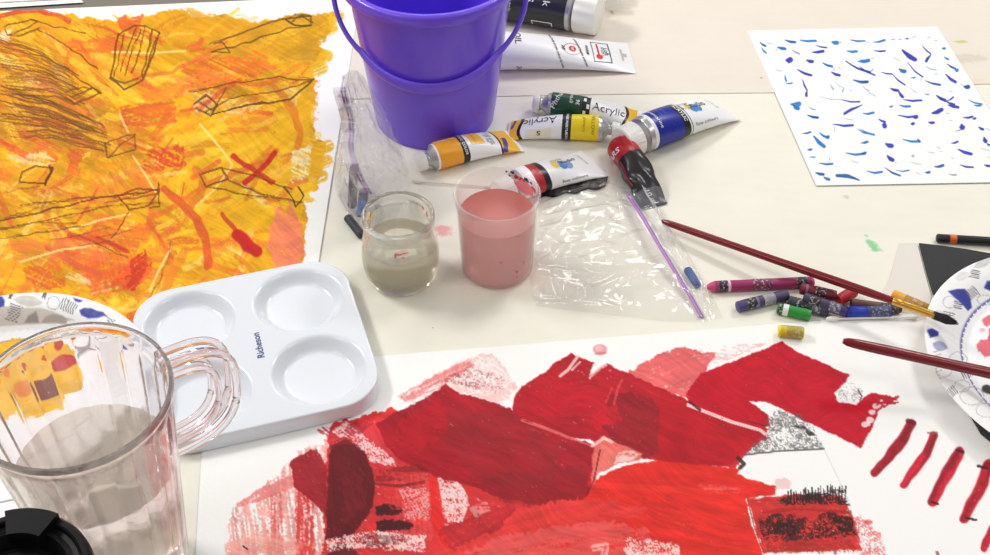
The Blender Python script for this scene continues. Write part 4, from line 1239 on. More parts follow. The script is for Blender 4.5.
mb = MB(); NA, NR = 260, 96
edge = [rrect(2 * PI * k / NA, HX, HY, CRN) for k in range(NA)]
rows = []
for i in range(NR + 1):
    f = max(i / NR, 1e-4)
    r_ = []
    for k in range(NA):
        a = 2 * PI * k / NA; R = edge[k] * f
        x, y = R * math.cos(a), R * math.sin(a)
        r_.append((x, y, pal_z(x, y)))
    rows.append(r_)
for dr, z in ((.0008, PH - .0003), (.0014, PH - .0010), (.0017, PH - .0022), (.0025, .004), (.0032, .0004), (.0022, 0), (.0005, .004)):
    rows.append([((edge[k] + dr) * math.cos(2 * PI * k / NA), (edge[k] + dr) * math.sin(2 * PI * k / NA), z) for k in range(NA)])
mb.grid(rows, 0, True)
mb.build('tray', mat('palette_white', (230, 234, 240), .22, .5, coat=.3), pal, sharp=75)
V, F = text2d('Richeson', .0094, True)
tp = at(259, 347, PH); tx, ty = (tp - cen).dot(uxv), (tp - cen).dot(uyv)
dv = at(256.5, 333, PH) - at(263, 360, PH)
ta = math.atan2(dv.dot(uyv), dv.dot(uxv))
mb = MB(); mb.add([(tx + x * math.cos(ta) - y * math.sin(ta), ty + x * math.sin(ta) + y * math.cos(ta), PH + .0002) for x, y in V], F)
mb.build('lettering', mat('palette_blue', (28, 52, 130), .4), pal, smooth=False, fix=False)

# ------------------------------------------------------------------ purple bucket
g = at(435, 115.2)
BK = thing('bucket', 'purple plastic bucket with its handle folded down, at the back', 'bucket', (g.x, g.y, Z0 + .0014))
PURP = mat('bucket_purple', (112, 76, 230), .28, .5, sss=.08, coat=.15)
BH, RB, RT = .191, .0690, .0905
wall = lambda z: RB + (RT - RB) * z / BH
mb = MB()
prof = [(.0001, .004), (RB - .006, .004), (RB - .003, .001), (RB - .0005, .0), (RB, .003)]
prof += [(wall(z), z) for z in (.02, .05, .08, .11, .14, BH - .016)]
prof += [(wall(BH) + .001, BH - .0145), (wall(BH) + .0065, BH - .013), (wall(BH) + .0078, BH - .008), (wall(BH) + .0072, BH - .002), (wall(BH) + .005, BH), (wall(BH) + .001, BH + .0003), (wall(BH) - .002, BH - .002)]
prof += [(wall(z) - .003, z) for z in (.14, .10, .06, .02)] + [(RB - .008, .008), (.0001, .0075)]
mb.lathe(prof, 96, caps=False)
mb.build('body', PURP, BK, sharp=50)
# ears that hold the handle
for s in (-1, 1):
    mb = MB()
    mb.lathe([(.0001, -.006), (.0085, -.006), (.0085, .005), (.007, .0062), (.0001, .0062)], 20)
    mb.xform(Matrix.Translation((s * (RT + .0085), 0, BH - .014)) @ Matrix.Rotation(PI / 2, 4, 'Y'))
    mb.build('handle_pivot', PURP, BK)
# flat strap of the handle, hanging against the front
hp = []
for i in range(61):
    a = PI * i / 60
    # in the tilted plane of the handle: half ellipse from pivot to pivot
    hp.append((-math.cos(a) * (RT + .0135), math.sin(a)))
rows = []
for i, (x, s) in enumerate(hp):
    drop = .083 * s ** .82
    z = BH - .014 - drop
    need = wall(max(z, .02)) + .0035
    y = -math.sqrt(max(need * need - x * x, 0)) if abs(x) < need else 0
    y = min(y, -0.062 * s) if s > 0 else y
    y = -max(abs(y), .0001)
    k = s ** 3
    hw = .0038 + .0036 * k          # half width of the strap
    th = .0028
    n = Vector((x * .7, y, 0)); n = n.normalized() if n.length > 1e-6 else Vector((1, 0, 0))
    lx = hp[min(i + 1, 60)][0] - hp[max(i - 1, 0)][0]
    lz = -.083 * (hp[min(i + 1, 60)][1] ** .82 - hp[max(i - 1, 0)][1] ** .82)
    T = Vector((lx, 0, lz)).normalized()
    wv = n.cross(T).normalized()
    c = Vector((x, y, z)) + n * .001
    rows.append([tuple(c + wv * (hw * math.cos(2 * PI * j / 16)) * (1 if abs(math.cos(2 * PI * j / 16)) < .8 else .97) + n * (th * math.sin(2 * PI * j / 16))) for j in range(16)])
mb = MB(); mb.grid(rows, 0, True)
mb.f.append(tuple(range(16))); mb.m.append(0); q = (len(rows) - 1) * 16; mb.f.append(tuple(q + j for j in range(16))); mb.m.append(0)
mb.build('handle', mat('handle_purple', (116, 84, 228), .3, .5), BK, sharp=70)

# ------------------------------------------------------------------ glass jar
g = at(402, 276)
JR = thing('glass_jar', 'small rounded glass jar of murky water, left of the pink cup', 'glass jar', (g.x, g.y, Z0 + .0009))
GL = glass_mat('clear_glass', (251, 253, 250), 1.5, 0, .22)
outer = [(.0001, .0005), (.027, .0), (.0315, .0012), (.0345, .005), (.0368, .012), (.0384, .022), (.0388, .030), (.0380, .042), (.0362, .054), (.0345, .063), (.0336, .068), (.0338, .070), (.0352, .0715), (.0360, .0745), (.0361, .079), (.0350, .0818), (.0335, .0822)]
inner = [(.0318, .0812), (.0308, .078), (.0306, .068), (.0318, .060), (.0338, .050), (.0352, .040), (.0358, .030), (.0354, .022), (.0338, .012), (.030, .0075), (.022, .0062), (.0001, .006)]
mb = MB(); mb.lathe(outer + inner, 96, caps=False); mb.build('jar', GL, JR, sharp=80)
WA = glass_mat('murky_water', (246, 240, 226), 1.33, 0.02, .15)
nt = WA.node_tree
b = nt.nodes['Principled BSDF']; b.inputs['Transmission Weight'].default_value = .72
b.inputs['Base Color'].default_value = (*lin((242, 232, 214)), 1)
mb = MB(); mb.lathe([(.0001, .0058), (.022, .006), (.0302, .0073), (.0340, .012), (.0356, .022), (.0360, .030), (.0354, .040), (.0346, .0455), (.0352, .0465), (.0330, .0458), (.02, .0455), (.0001, .0455)], 96, caps=False)
mb.build('water', WA, JR, sharp=60)


def splash(name, spots, root, rad, m, off=.0003):
    """flat flecks of paint on a round wall: (angle, height, half width, half height)"""
    for a, z, hw, hh in spots:
        mb = MB(); n = 14
        rnd = random.Random(int(a * 1000 + z * 1e5))
        ring = []
        for k in range(n):
            q = rnd.uniform(.65, 1.25)
            aa = a + hw * q * math.cos(2 * PI * k / n) / rad(z); zz = z + hh * q * math.sin(2 * PI * k / n)
            ring.append(((rad(zz) + off) * math.cos(aa), (rad(zz) + off) * math.sin(aa), zz))
        c = ((rad(z) + off) * math.cos(a), (rad(z) + off) * math.sin(a), z)
        mb.add([c] + ring, [(0, k + 1, (k + 1) % n + 1) for k in range(n)])
        mb.build(name, m, root, fix=False)


REDP = mat('paint_red', (206, 44, 66), .5); BLKP = mat('paint_black', (50, 26, 36), .5); YLP = mat('paint_yellow', (222, 196, 60), .5)
jr = lambda z: np.interp(z, [.012, .022, .03, .042, .054, .063, .068], [.0368, .0384, .0388, .038, .0362, .0345, .0336])
splash('paint_fleck', [(-1.55, .060, .004, .0012), (-1.35, .061, .0035, .0009), (-1.62, .0575, .0012, .0018), (-1.42, .056, .0016, .0007)], JR, jr, mat('paint_coral', (226, 90, 100), .5))
ji = lambda z: .0304
splash('paint_fleck', [(.45, .070, .002, .005), (.7, .073, .0015, .002)], JR, ji, mat('paint_coral', (226, 90, 100), .5), -.0001)
splash('paint_fleck', [(2.75, .071, .002, .005), (2.95, .066, .0015, .003)], JR, ji, YLP, -.0001)

# ------------------------------------------------------------------ pink water in a plastic cup
g = at(497, 267)
CP = thing('plastic_cup', 'translucent plastic cup of pink paint water with red flecks on its rim', 'cup', (g.x, g.y, Z0 + .0009))
CH = .0975
cr = lambda z: .0362 + .0040 * z / CH
FROST = film_mat('frosted_plastic', (253, 251, 251), .15, .18, (252, 244, 244), 1.45)
mb = MB()
op = [(.0001, .0012), (.031, .001), (.0345, .0004), (cr(0), .003)] + [(cr(z), z) for z in (.02, .045, .07, .082)] + [(cr(.085) + .0006, .0845), (cr(.086) + .0012, .086), (cr(.088) + .0009, .088), (cr(.094) + .0011, .094), (cr(.095) + .0024, .0955), (cr(.0965) + .0026, .0968), (cr(CH) + .0012, CH), (cr(CH) - .0004, CH - .0008)]
ip = [(cr(z) - .0011, z) for z in (.09, .07, .045, .02)] + [(cr(0) - .0015, .004), (.031, .0024), (.0001, .0022)]
mb.lathe(op + ip, 96, caps=False); mb.build('cup', FROST, CP, sharp=60)
PW = mat('pink_water', (238, 154, 146), .35, .3)
PW.node_tree.nodes['Principled BSDF'].inputs['Transmission Weight'].default_value = .55
PW.node_tree.nodes['Principled BSDF'].inputs['IOR'].default_value = 1.33
PW.node_tree.nodes['Principled BSDF'].inputs['Subsurface Radius'].default_value = (.05, .022, .02)
mb = MB(); L0 = .0705
mb.lathe([(.0001, .0024), (.031, .0026), (cr(0) - .0018, .0042)] + [(cr(z) - .0013, z) for z in (.02, .045, L0 - .001)] + [(cr(L0) - .0012, L0 + .0006), (cr(L0) - .0026, L0), (.0001, L0)], 96, caps=False)
mb.build('water', PW, CP, sharp=60)
ci = lambda z: cr(z) - .0012
splash('paint_fleck', [(1.05, .090, .0035, .0028), (.88, .089, .004, .003), (.45, .088, .0025, .004), (.28, .090, .003, .003)], CP, ci, REDP, -.0002)
splash('paint_fleck', [(1.32, .0935, .0016, .0012), (1.16, .094, .0025, .0015), (.72, .0925, .0035, .0022), (.52, .0935, .002, .0018), (1.24, .089, .0008, .0012)], CP, ci, BLKP, -.0003)
splash('paint_film', [(.72, .083, .013, .008)], CP, ci, mat('paint_pink', (238, 140, 150), .5), -.0001)
splash('paint_fleck', [(-1.47, .0395, .001, .001), (-1.02, .022, .0012, .0014), (-1.0, .014, .0012, .0008), (-1.12, .012, .0007, .0007), (-.8, .03, .0008, .002)], CP, cr, mat('paint_rose', (150, 40, 56), .5))

# ------------------------------------------------------------------ ribbed pitcher with water
PX, PY, PHT = -.296, .608, .22
PT = thing('pitcher', 'clear ribbed plastic pitcher half full of water, in the front left corner', 'pitcher', (PX, PY, Z0 + .0012))
AC = glass_mat('clear_acrylic', (253, 249, 251), 1.49, 0, .06)
pr_ = lambda z: .0475 + (.0685 - .0475) * (z / PHT)
NF = 22


def flute(a, z):
    k = min(max((z - .012) / .01, 0), 1) * min(max((PHT - .014 - z) / .008, 0), 1)
    return 1 - .022 * k * (1 - abs(math.cos(NF / 2 * a)) ** .8)


def spout(a, z):
    """pull the rim out into a lip towards the viewer's left"""
    d = (a - R_(214) + PI) % (2 * PI) - PI
    k = min(max((z - PHT + .05) / .05, 0), 1) ** 2
    return 1 + .20 * k * math.exp(-(d / .26) ** 2)


seg = NF * 12
mb = MB()
zs = [.004, .010, .014, .02, .06, .10, .14, .18, .195, .203, .208, .212]
op = [(.0001, .002), (.040, .001), (.0455, .0)] + [(pr_(z), z) for z in zs] + [(pr_(PHT) + .0012, PHT - .006), (pr_(PHT) + .002, PHT - .003), (pr_(PHT) + .0012, PHT), (pr_(PHT) - .0012, PHT)]
ip = [(pr_(PHT) - .0026, PHT - .003)] + [(pr_(z) - .0036, z) for z in (.20, .16, .12, .08, .04, .015)] + [(.042, .008), (.0001, .007)]
mb.lathe(op, seg, 0, lambda a, z: flute(a, z) * spout(a, z), caps=False)
k1 = len(op) - 1
o1 = k1 * seg
st = len(mb.v)
mb.lathe(ip, seg, 0, lambda a, z: spout(a, z) * (1 - .018 * (1 - abs(math.cos(NF / 2 * a)) ** .8) * (1 if z < PHT - .01 else 0)), caps=False)
for j in range(seg):
    mb.f.append((o1 + j, o1 + (j + 1) % seg, st + (j + 1) % seg, st + j)); mb.m.append(0)
mb.build('body', AC, PT, sharp=60)
WL = .142
CW = glass_mat('clear_water', (255, 252, 247), 1.33, 0, .36)
mb = MB()
wr = lambda z: pr_(z) - .0033
mb.lathe([(.0001, .0068), (.0422, .0078)] + [(wr(z), z) for z in (.015, .04, .08, .12, WL - .001)] + [(wr(WL) + .0001, WL + .0005), (wr(WL) - .0016, WL), (.0001, WL)], seg, 0,
         lambda a, z: (1 - .018 * (1 - abs(math.cos(NF / 2 * a)) ** .8)), caps=False)
mb.build('water', CW, PT, sharp=60)
# D-shaped double-railed handle on the right
hd = Vector((math.cos(R_(34)), math.sin(R_(34)), 0)); hs = Vector((-hd.y, hd.x, 0))


def handle_rail(off, scale, rad, name):
    pts = []
    z1, z2 = PHT - .008, PHT - .100
    zc, hz = (z1 + z2) / 2, (z1 - z2) / 2
    for i in range(41):
        a = PI / 2 - PI * i / 40
        s_, c_ = math.sin(a), math.cos(a)
        z = zc + hz * scale * math.copysign(abs(s_) ** .75, s_)
        out = pr_(z) - .002 + .054 * scale * max(c_, 0) ** .62 - (1 - scale) * .002
        p = hd * out + hs * off
        pts.append((p.x, p.y, z))
    mb = MB(); mb.tube(pts, rad, 14); return mb.build(name, AC, PT)


handle_rail(-.0075, 1.0, .0032, 'handle_rail'); handle_rail(.0075, 1.0, .0032, 'handle_rail'); handle_rail(-.0070, .74, .0026, 'handle_rail'); handle_rail(.0070, .74, .0026, 'handle_rail')
# thin web joining the rails
rows = []
for sc in (.985, .76):
    r_ = []
    z1, z2 = PHT - .008, PHT - .100
    zc, hz = (z1 + z2) / 2, (z1 - z2) / 2
    for i in range(41):
        a = PI / 2 - PI * i / 40
        s_, c_ = math.sin(a), math.cos(a)
        z = zc + hz * sc * math.copysign(abs(s_) ** .75, s_)
        out = pr_(z) - .002 + .054 * sc * max(c_, 0) ** .62
        r_.append((out, z))
    rows.append(r_)
mb = MB()
for off, fl_ in ((-.0012, 0), (.0012, 1)):
    mb.grid([[tuple(hd * o_ + hs * off + Vector((0, 0, z))) for o_, z in r_] for r_ in rows])
n = 41
for a_ in (0, n):
    for i in range(40):
        mb.f.append((a_ + i, a_ + i + 1, 2 * n + a_ + i + 1, 2 * n + a_ + i)); mb.m.append(0)
mb.build('handle_web', AC, PT)

# ------------------------------------------------------------------ black travel mug at the very front
g = at(8, 571, .20)
MG = thing('travel_mug', 'black lidded mug cut off by the bottom left corner of the picture', 'mug', (g.x, g.y, Z0 + .0006))
BLKM = mat('mug_black', (22, 22, 24), .35, .5); BLKG = mat('mug_lid', (12, 12, 13), .45, .15)
mb = MB(); mb.lathe([(.0001, .001), (.032, 0), (.034, .002), (.036, .05), (.040, .12), (.0435, .174), (.0435, .180), (.0001, .180)], 64); mb.build('body', BLKM, MG)
mb = MB()
mb.lathe([(.0445, .170), (.0500, .172), (.0515, .176), (.0518, .186), (.0508, .192), (.0485, .1945), (.0452, .1945), (.0440, .1935), (.0432, .1905), (.0400, .190), (.0385, .191), (.036, .1915), (.0345, .189), (.031, .181), (.0001, .180)], 72)
mb.build('lid', BLKG, MG, sharp=35)
mb = MB()
seg_ = []
for r0, r1, z0, z1 in ((.030, .0500, .188, .1985),):
    n = 14
    a0, a1 = R_(66), R_(108)
    top_o = [(r1 * math.cos(a0 + (a1 - a0) * k / n), r1 * math.sin(a0 + (a1 - a0) * k / n)) for k in range(n + 1)]
    top_i = [(r0 * math.cos(a1 + (a0 - a1) * k / n), r0 * math.sin(a1 + (a0 - a1) * k / n)) for k in range(n + 1)]
    mb.prism(top_o + top_i, z0, z1)
tb = mb.build('lid_tab', BLKG, MG, sharp=30)
mb = MB(); mb.lathe([(.0001, .1800), (.022, .1800), (.0245, .1815), (.0245, .185), (.0225, .1865), (.0001, .1868)], 48); mb.build('lid_button', BLKM, MG)

# ------------------------------------------------------------------ paper plates
PLM = vcol_mat('plate_print', .45, .06, 300)
BLU_, GRY, TAU, LGR = (58, 66, 160), (150, 144, 140), (206, 198, 188), (222, 218, 214)


def plate(label, c, painter, z=0.0, k=1.0, dp=.0205):
    rt = thing('paper_plate', label, 'paper plate', (c.x, c.y, Z0 + z), 0, 'printed paper plates')
    NRr, NAa = 130, 640
    prof = []
    for i in range(NRr + 1):
        r = .1395 * i / NRr
        if r < .0975:
            zz = .0012
        elif r < .127:
            t = (r - .0975) / .0295; zz = .0012 + dp * (t * t * (3 - 2 * t) * .55 + .45 * t)
        else:
            t = (r - .127) / .0125; zz = .0012 + dp + .0022 * math.sin(t * PI / 2)
        prof.append((r, zz))
    V = []
    for r, zz in prof:
        for j in range(NAa):
            a = 2 * PI * j / NAa
            cr_ = 1 + (.0004 * math.sin(a * 80) if .1 < r < .136 else 0)
            V.append((max(r, 1e-5) * math.cos(a), max(r, 1e-5) * math.sin(a), zz * 1.0 + (.00012 * math.sin(a * 90) if .102 < r < .135 else 0)))
    V = [(x * k, y * k, z_) for x, y, z_ in V]
    P = np.array(V); W = P + np.array([c.x, c.y, Z0 + z])
    X, Y = project(W)
    cv = Canvas(X, Y, (246, 246, 246))
    painter(cv, np.hypot(P[:, 0], P[:, 1]), np.arctan2(P[:, 1], P[:, 0]))
    mb = MB()
    mb.v = [tuple(p) for p in V]
    for i in range(NRr):
        for j in range(NAa):
            q = (j + 1) % NAa
            mb.f.append((i * NAa + j, i * NAa + q, (i + 1) * NAa + q, (i + 1) * NAa + j)); mb.m.append(0)
    n0 = len(mb.v)
    for r, zz in ((.1400, dp + .0029), (.1395, dp + .0025), (.127, dp + .0004), (.112, dp * .5), (.0975, .0004), (.00001, .0004)):
        mb.v += [(r * k * math.cos(2 * PI * q / NAa), r * k * math.sin(2 * PI * q / NAa), zz) for q in range(NAa)]
    prev = NRr * NAa
    for q_ in range(6):
        b0 = n0 + q_ * NAa
        for j in range(NAa):
            q = (j + 1) % NAa
            mb.f.append((prev + j, prev + q, b0 + q, b0 + j)); mb.m.append(0)
        prev = b0
    o = mb.build('plate', PLM, rt, fix=False, sharp=80)
    set_paint(o.data, np.vstack([cv.c, np.tile((246., 246., 246.), (6 * NAa, 1))]))
    return rt


def hatch(c, x, y, w, h, n, ang, col=(96, 92, 96)):
    ca, sa = math.cos(ang), math.sin(ang)
    for k in range(n):
        v = (k / (n - 1) - .5) * h
        q = w * random.uniform(.35, .5)
        c.stroke([(x - q * ca - v * sa, y - q * sa + v * ca), (x + q * ca - v * sa, y + q * sa + v * ca)], 1.0, col, .8, 0)


def leaf(c, x, y, w, h, ang, col, a=.95, lines=True):
    n = 12
    pts = []
    for k in range(n + 1):
        t = k / n; pts.append((w * (t - .5), -h / 2 * math.sin(PI * t) ** .8))
    for k in range(1, n):
        t = 1 - k / n; pts.append((w * (t - .5), h / 2 * math.sin(PI * t) ** .8))
    ca, sa = math.cos(ang), math.sin(ang)
    P = [(x + px * ca - py * sa, y + px * sa + py * ca) for px, py in pts]
    c.poly(P, col, a, .3, 0, ang, .12, .6)


def ring_line(c, r, rad, wd, col, a=.9):
    al = a * (1 - sstep(wd * .35, wd, np.abs(r - rad)))
    c.c[:] = c.c * (1 - al[:, None]) + np.array(col, float) * al[:, None]


def plate_right(c, r, a):
    ring_line(c, r, .1100, .0019, (110, 108, 176))
    P = c.poly
    P([(948, 291), (956, 289), (965, 289), (970, 296), (972, 308), (968, 311), (962, 304), (954, 297)], BLU_, .95, .4, 0, .6, .15)
    P([(984, 288), (987, 281), (996, 280), (1004, 290), (996, 294)], BLU_, .95, .4, 0, .6, .15)
    P([(927, 330), (932, 328), (939, 332), (938, 336), (930, 338)], BLU_, .95, .3, 0, .6, .15)
    leaf(c, 940, 346, 16, 10, .3, (168, 170, 206), .9); leaf(c, 984, 262, 24, 9, -.5, (216, 214, 214), .9); leaf(c, 962, 276, 16, 8, -.4, (224, 222, 222), .8)
    hatch(c, 948, 318, 13, 11, 6, .25); hatch(c, 972, 293, 12, 10, 6, .9); hatch(c, 966, 372, 12, 9, 5, 1.1); hatch(c, 975, 274, 11, 7, 5, .2); hatch(c, 958, 305, 9, 6, 4, .2); hatch(c, 952, 392, 10, 8, 5, .9)
    for x, y, rx, ry in ((938, 316, 6, 5), (958, 360, 9, 8), (944, 370, 8, 7), (972, 396, 12, 9), (986, 410, 10, 7), (962, 386, 8, 6), (950, 302, 7, 6), (985, 300, 8, 5)):
        c.stroke([(x + rx * math.cos(k * PI / 8), y + ry * math.sin(k * PI / 8)) for k in range(17)], .9, (176, 172, 172), .7)
    for k in range(10):
        t = 250 + 17 * k
        c.stroke([(934 + (k % 3), 352 + k * 4), (940 + (k % 3), 350 + k * 4)], .9, (120, 116, 118), .5)
    c.blob(986, 347, 9, 8, (226, 96, 110), .95, .5); c.blob(988, 321, 5, 5, (224, 90, 106), .9, .6); c.blob(982, 330, 3, 2, (236, 170, 176), .8, .6); c.blob(1000, 335, 12, 9, (214, 60, 80), .95, .5)
    c.blob(988, 389, 6, 4.5, (26, 24, 26), .97, .3); c.blob(998, 392, 9, 5, (26, 24, 26), .97, .3)
    for k in range(16):   # beyond the frame
        an = -2.2 + k * .25
        X, Y = 1080 + 130 * math.cos(an), 350 + 88 * math.sin(an)
        if X > 998:
            leaf(c, X, Y, 20, 10, an * 1.7, (BLU_, GRY, LGR)[k % 3], .9)


def plate_left(c, r, a):
    P = c.poly
    P([(-12, 307), (10, 306), (22, 308), (42, 308), (55, 312), (66, 317), (76, 320), (60, 322), (40, 324), (-12, 327)], TAU, .95, .3)
    ring_line(c, r, .0978, .0016, (120, 112, 110), .8)
    P([(-8, 298), (2, 296), (5, 301), (4, 306), (-2, 308), (-8, 307)], BLU_, .95, .3, 0, .6, .12)
    leaf(c, 28, 301, 30, 11, .12, (206, 200, 192), .95); P([(24, 323), (28, 316), (36, 311), (38, 317), (39, 323)], GRY, .95, .3); P([(41, 323), (45, 317), (53, 314), (61, 315), (68, 320), (66, 324)], (172, 162, 156), .95, .4)
    hatch(c, 14, 313, 13, 16, 8, .3); hatch(c, 68, 306, 13, 15, 8, -1.05); hatch(c, 12, 292.5, 15, 2.5, 6, -1.2); hatch(c, 45, 293, 12, 3, 5, -1.3)
    c.stroke([(53.5 + 6.5 * math.cos(k * PI / 8), 303 + 6.5 * math.sin(k * PI / 8)) for k in range(17)], .9, (170, 166, 166), .8)
    P([(73, 297.5), (83, 300.5), (80, 302.5), (75, 301.5)], BLU_, .95, .2); P([(79, 310), (84, 308), (91, 308), (98, 311), (103, 312), (108, 317), (104, 316), (98, 318), (88, 318.5), (81, 315)], BLU_, .95, .3, 0, .2, .12)
    leaf(c, 118, 330, 14, 7, .9, (206, 200, 192), .9); leaf(c, 132, 350, 16, 8, 1.1, BLU_, .9); leaf(c, 128, 372, 14, 7, 1.4, GRY, .9); hatch(c, 110, 322, 9, 6, 4, .4)
    # the plate serves as a palette: yellow, red and dark paint
    P([(-70, 352), (20, 340), (70, 352), (84, 378), (60, 410), (0, 425), (-70, 410)], (240, 180, 24), .97, 6, .08, .4, .12)
    c.blob(34, 360, 9, 7, (196, 34, 40), .95, .4); c.blob(66, 366, 8, 7, (190, 34, 44), .95, .4); c.blob(4, 372, 12, 10, (48, 38, 36), .95, .4); c.blob(46, 390, 12, 9, (110, 40, 50), .9, .4); c.blob(-24, 366, 10, 9, (196, 40, 40), .9, .4); c.blob(12, 396, 10, 7, (226, 120, 34), .9, .4)


plate('paper plate with blue leaf print, paint dabs and brushes on it, at the right edge', at(1080, 374), plate_right, .0040, 1.05, .0160)
plate('paper plate with blue and grey leaf print, behind the pitcher', at(6, 420), plate_left, .0025)

# ------------------------------------------------------------------ black cloth and grey scrap at the right
def sheet(name, label, cat, poly, z0, z1, m, r=0.0):
    P = [at(*p) for p in poly]
    mb = MB(); mb.prism([(p.x, p.y) for p in P], Z0 + z0, Z0 + z1)
    o = mb.build(name, m, smooth=False)
    bv = o.modifiers.new('bevel', 'BEVEL'); bv.width = .0008; bv.segments = 2
    return tag(o, label, cat)


sheet('cloth', 'black felt cloth tucked under the plate at the right edge', 'cloth', [(918, 245), (940, 247.5), (965, 251), (1005, 258), (1060, 320), (1030, 440), (1000, 452), (980, 436), (970, 419), (960, 400), (955, 360), (938, 300), (932, 296), (926, 276)], .0018, .0034, mat('felt_black', (70, 70, 72), .95, .1, bump=.5, bscale=900))
sheet('paper_scrap', 'pale grey scrap of paper beside the black cloth', 'paper', [(899, 244), (917, 244), (925, 276), (931, 297), (928, 312), (905, 308), (880, 296), (889, 280)], .0012, .0016, mat('scrap_grey', (226, 220, 210), .6))
o = None

# ------------------------------------------------------------------ zip bags
def interp_grid(ctrl, nu, nv):
    """smooth surface through a grid of world points (Catmull-Rom both ways)"""
    C = np.array([[tuple(at(*p)) for p in row] for row in ctrl])

    def cr_(A, n):
        m = len(A); out = []
        for t in np.linspace(0, m - 1, n):
            i = min(int(t), m - 2); f = t - i
            p0, p1, p2, p3 = A[max(i - 1, 0)], A[i], A[i + 1], A[min(i + 2, m - 1)]
            out.append(.5 * (2 * p1 + (p2 - p0) * f + (2 * p0 - 5 * p1 + 4 * p2 - p3) * f ** 2 + (3 * p1 - p0 - 3 * p2 + p3) * f ** 3))
        return np.array(out)
    A = cr_(C, nv)                       # along rows
    return np.swapaxes(cr_(np.swapaxes(A, 0, 1), nu), 0, 1)


def crumple(u, v, seed, f=1.0):
    """sharp folds: ridged noise at two sizes"""
    w1 = fbm(u * 3 * f, v * 3 * f, seed + 9, 3)
    a = 1 - np.abs(2 * fbm(u * 4.5 * f + w1 * 1.5, v * 4.5 * f, seed, 2) - 1)
    b = 1 - np.abs(2 * fbm(u * 11 * f, v * 10 * f + w1 * 2, seed + 4, 2) - 1)
    t = (a - .7) * .7 + (b - .7) * .35
    for k, (an, fq, q) in enumerate(((.5, 5, .5), (-.35, 6, .45), (1.2, 7, .35), (-1.0, 9, .3), (.1, 12, .22))):
        x = u * math.cos(an) + v * math.sin(an); y = -u * math.sin(an) + v * math.cos(an)
        n = noise(x * 1.6 * f + w1, y * fq * f + w1 * 1.2, seed + 50 + k)
        t = t + q * (1 - np.abs(2 * n - 1)) ** 5 * sstep(.35, .65, noise(u * 3.1, v * 3.3, seed + 70 + k))
    return t * (1.3 - .5 * sstep(.25, .6, u))


def layer(G, nrm, thick, amp, seed, f, name, m, parent, lo=None):
    nv, nu, _ = G.shape
    u, v = np.meshgrid(np.linspace(0, 1, nu), np.linspace(0, 1, nv))
    mask = np.clip(np.minimum(np.minimum(u, 1 - u), np.minimum(v, 1 - v)) * 9, 0, 1)
    mask = mask * mask * (3 - 2 * mask)
    d = thick * mask + amp * crumple(u, v, seed, f) * (.18 + .82 * mask)
    P = G + np.asarray(nrm, float)[None, None, :] * d[:, :, None]
    if lo is not None:
        P[:, :, 2] = np.maximum(P[:, :, 2], Z0 + lo)
    mb = MB(); mb.grid([[tuple(p) for p in r] for r in P])
    o = mb.build(name, m, parent, fix=False, sharp=180)
    return P


FILM = film_mat('bag_film', (255, 255, 255), .018, .09, (250, 250, 250), 1.6)
FILM2 = film_mat('bag_film_soft', (252, 252, 252), .12, .10, (246, 246, 248), 1.6)
ZIP = film_mat('zip_film', (240, 236, 242), .35, .15)
ZP = mat('zip_pink', (196, 120, 196), .35); ZV = mat('zip_violet', (140, 104, 190), .35)
B2 = [[(540, 203, .001), (560, 194, .003), (584, 187, .004), (606, 182, .004), (626, 190, .003), (636, 187, .002), (641, 188, .001)],
      [(536, 222, .001), (556, 216, .012), (586, 208, .016), (618, 205, .012), (637, 206, .004), (648, 206, .003), (655, 208, .001)],
      [(531, 248, .001), (556, 246, .016), (592, 242, .018), (634, 238, .012), (657, 236, .004), (668, 236, .003), (676, 238, .001)],
      [(530, 278, .001), (560, 280, .008), (598, 282, .010), (646, 276, .006), (676, 270, .003), (690, 272, .002), (701, 276, .001)],
      [(534, 306, .0008), (575, 311, .001), (617, 316, .001), (660, 321, .001), (697, 322, .001), (710, 321, .001), (723, 318, .0008)]]
bag = thing('zip_bag', 'flat empty clear zip bag between the pink cup and the crayons', 'plastic bag', tuple(at(620, 260)), 0, 'clear zip bags')
base_ = at(620, 260)
G = interp_grid(B2, 150, 120)
inv = np.array(base_)
P2 = layer(G - inv, (0, -.15, 1), .0035, .0135, 11, 1.0, 'film', FILM, bag, lo=.0008 - Z0 - 0 if False else None)
G0 = G.copy(); G0[:, :, 2] = Z0 + .0007 + .15 * (G[:, :, 2] - Z0)
layer(G0 - inv, (0, 0, 1), .001, .004, 23, .8, 'film', FILM, bag)
col_ = int(.80 * 149)
zip_px = [(627, 195, .0075), (640, 214, .0125), (655, 240, .0135), (672, 268, .0095), (688, 294, .005), (701, 317, .0025)]
zip_w = np.array([tuple(at(*p)) for p in zip_px]) - inv
zt = np.linspace(0, len(zip_px) - 1, 30)
zl = [Vector([np.interp(t, range(len(zip_px)), zip_w[:, k]) for k in range(3)]) for t in zt]
mb = MB(); mb.tube(zl, .0011, 8); mb.build('zip_seal', ZP, bag)
mb = MB(); mb.tube([p + Vector((.0026, 0, -.0003)) for p in zl], .0007, 8); mb.build('zip_seal', ZV, bag)
mb = MB(); mb.grid([[tuple(p + Vector((-.0035, 0, -.0006))), tuple(p + Vector((.0005, 0, .0002))), tuple(p + Vector((.005, 0, -.0008)))] for p in zl]); mb.build('seal_strip', ZIP, bag, fix=False)
for k in (7, 11, 15):
    line = [Vector(P2[i, min(col_ + k, 148)]) + Vector((0, 0, .0008)) for i in range(2, 60, 3)]
    mb = MB(); mb.tube(line, .0006, 6); mb.build('seal_rib', ZIP, bag)
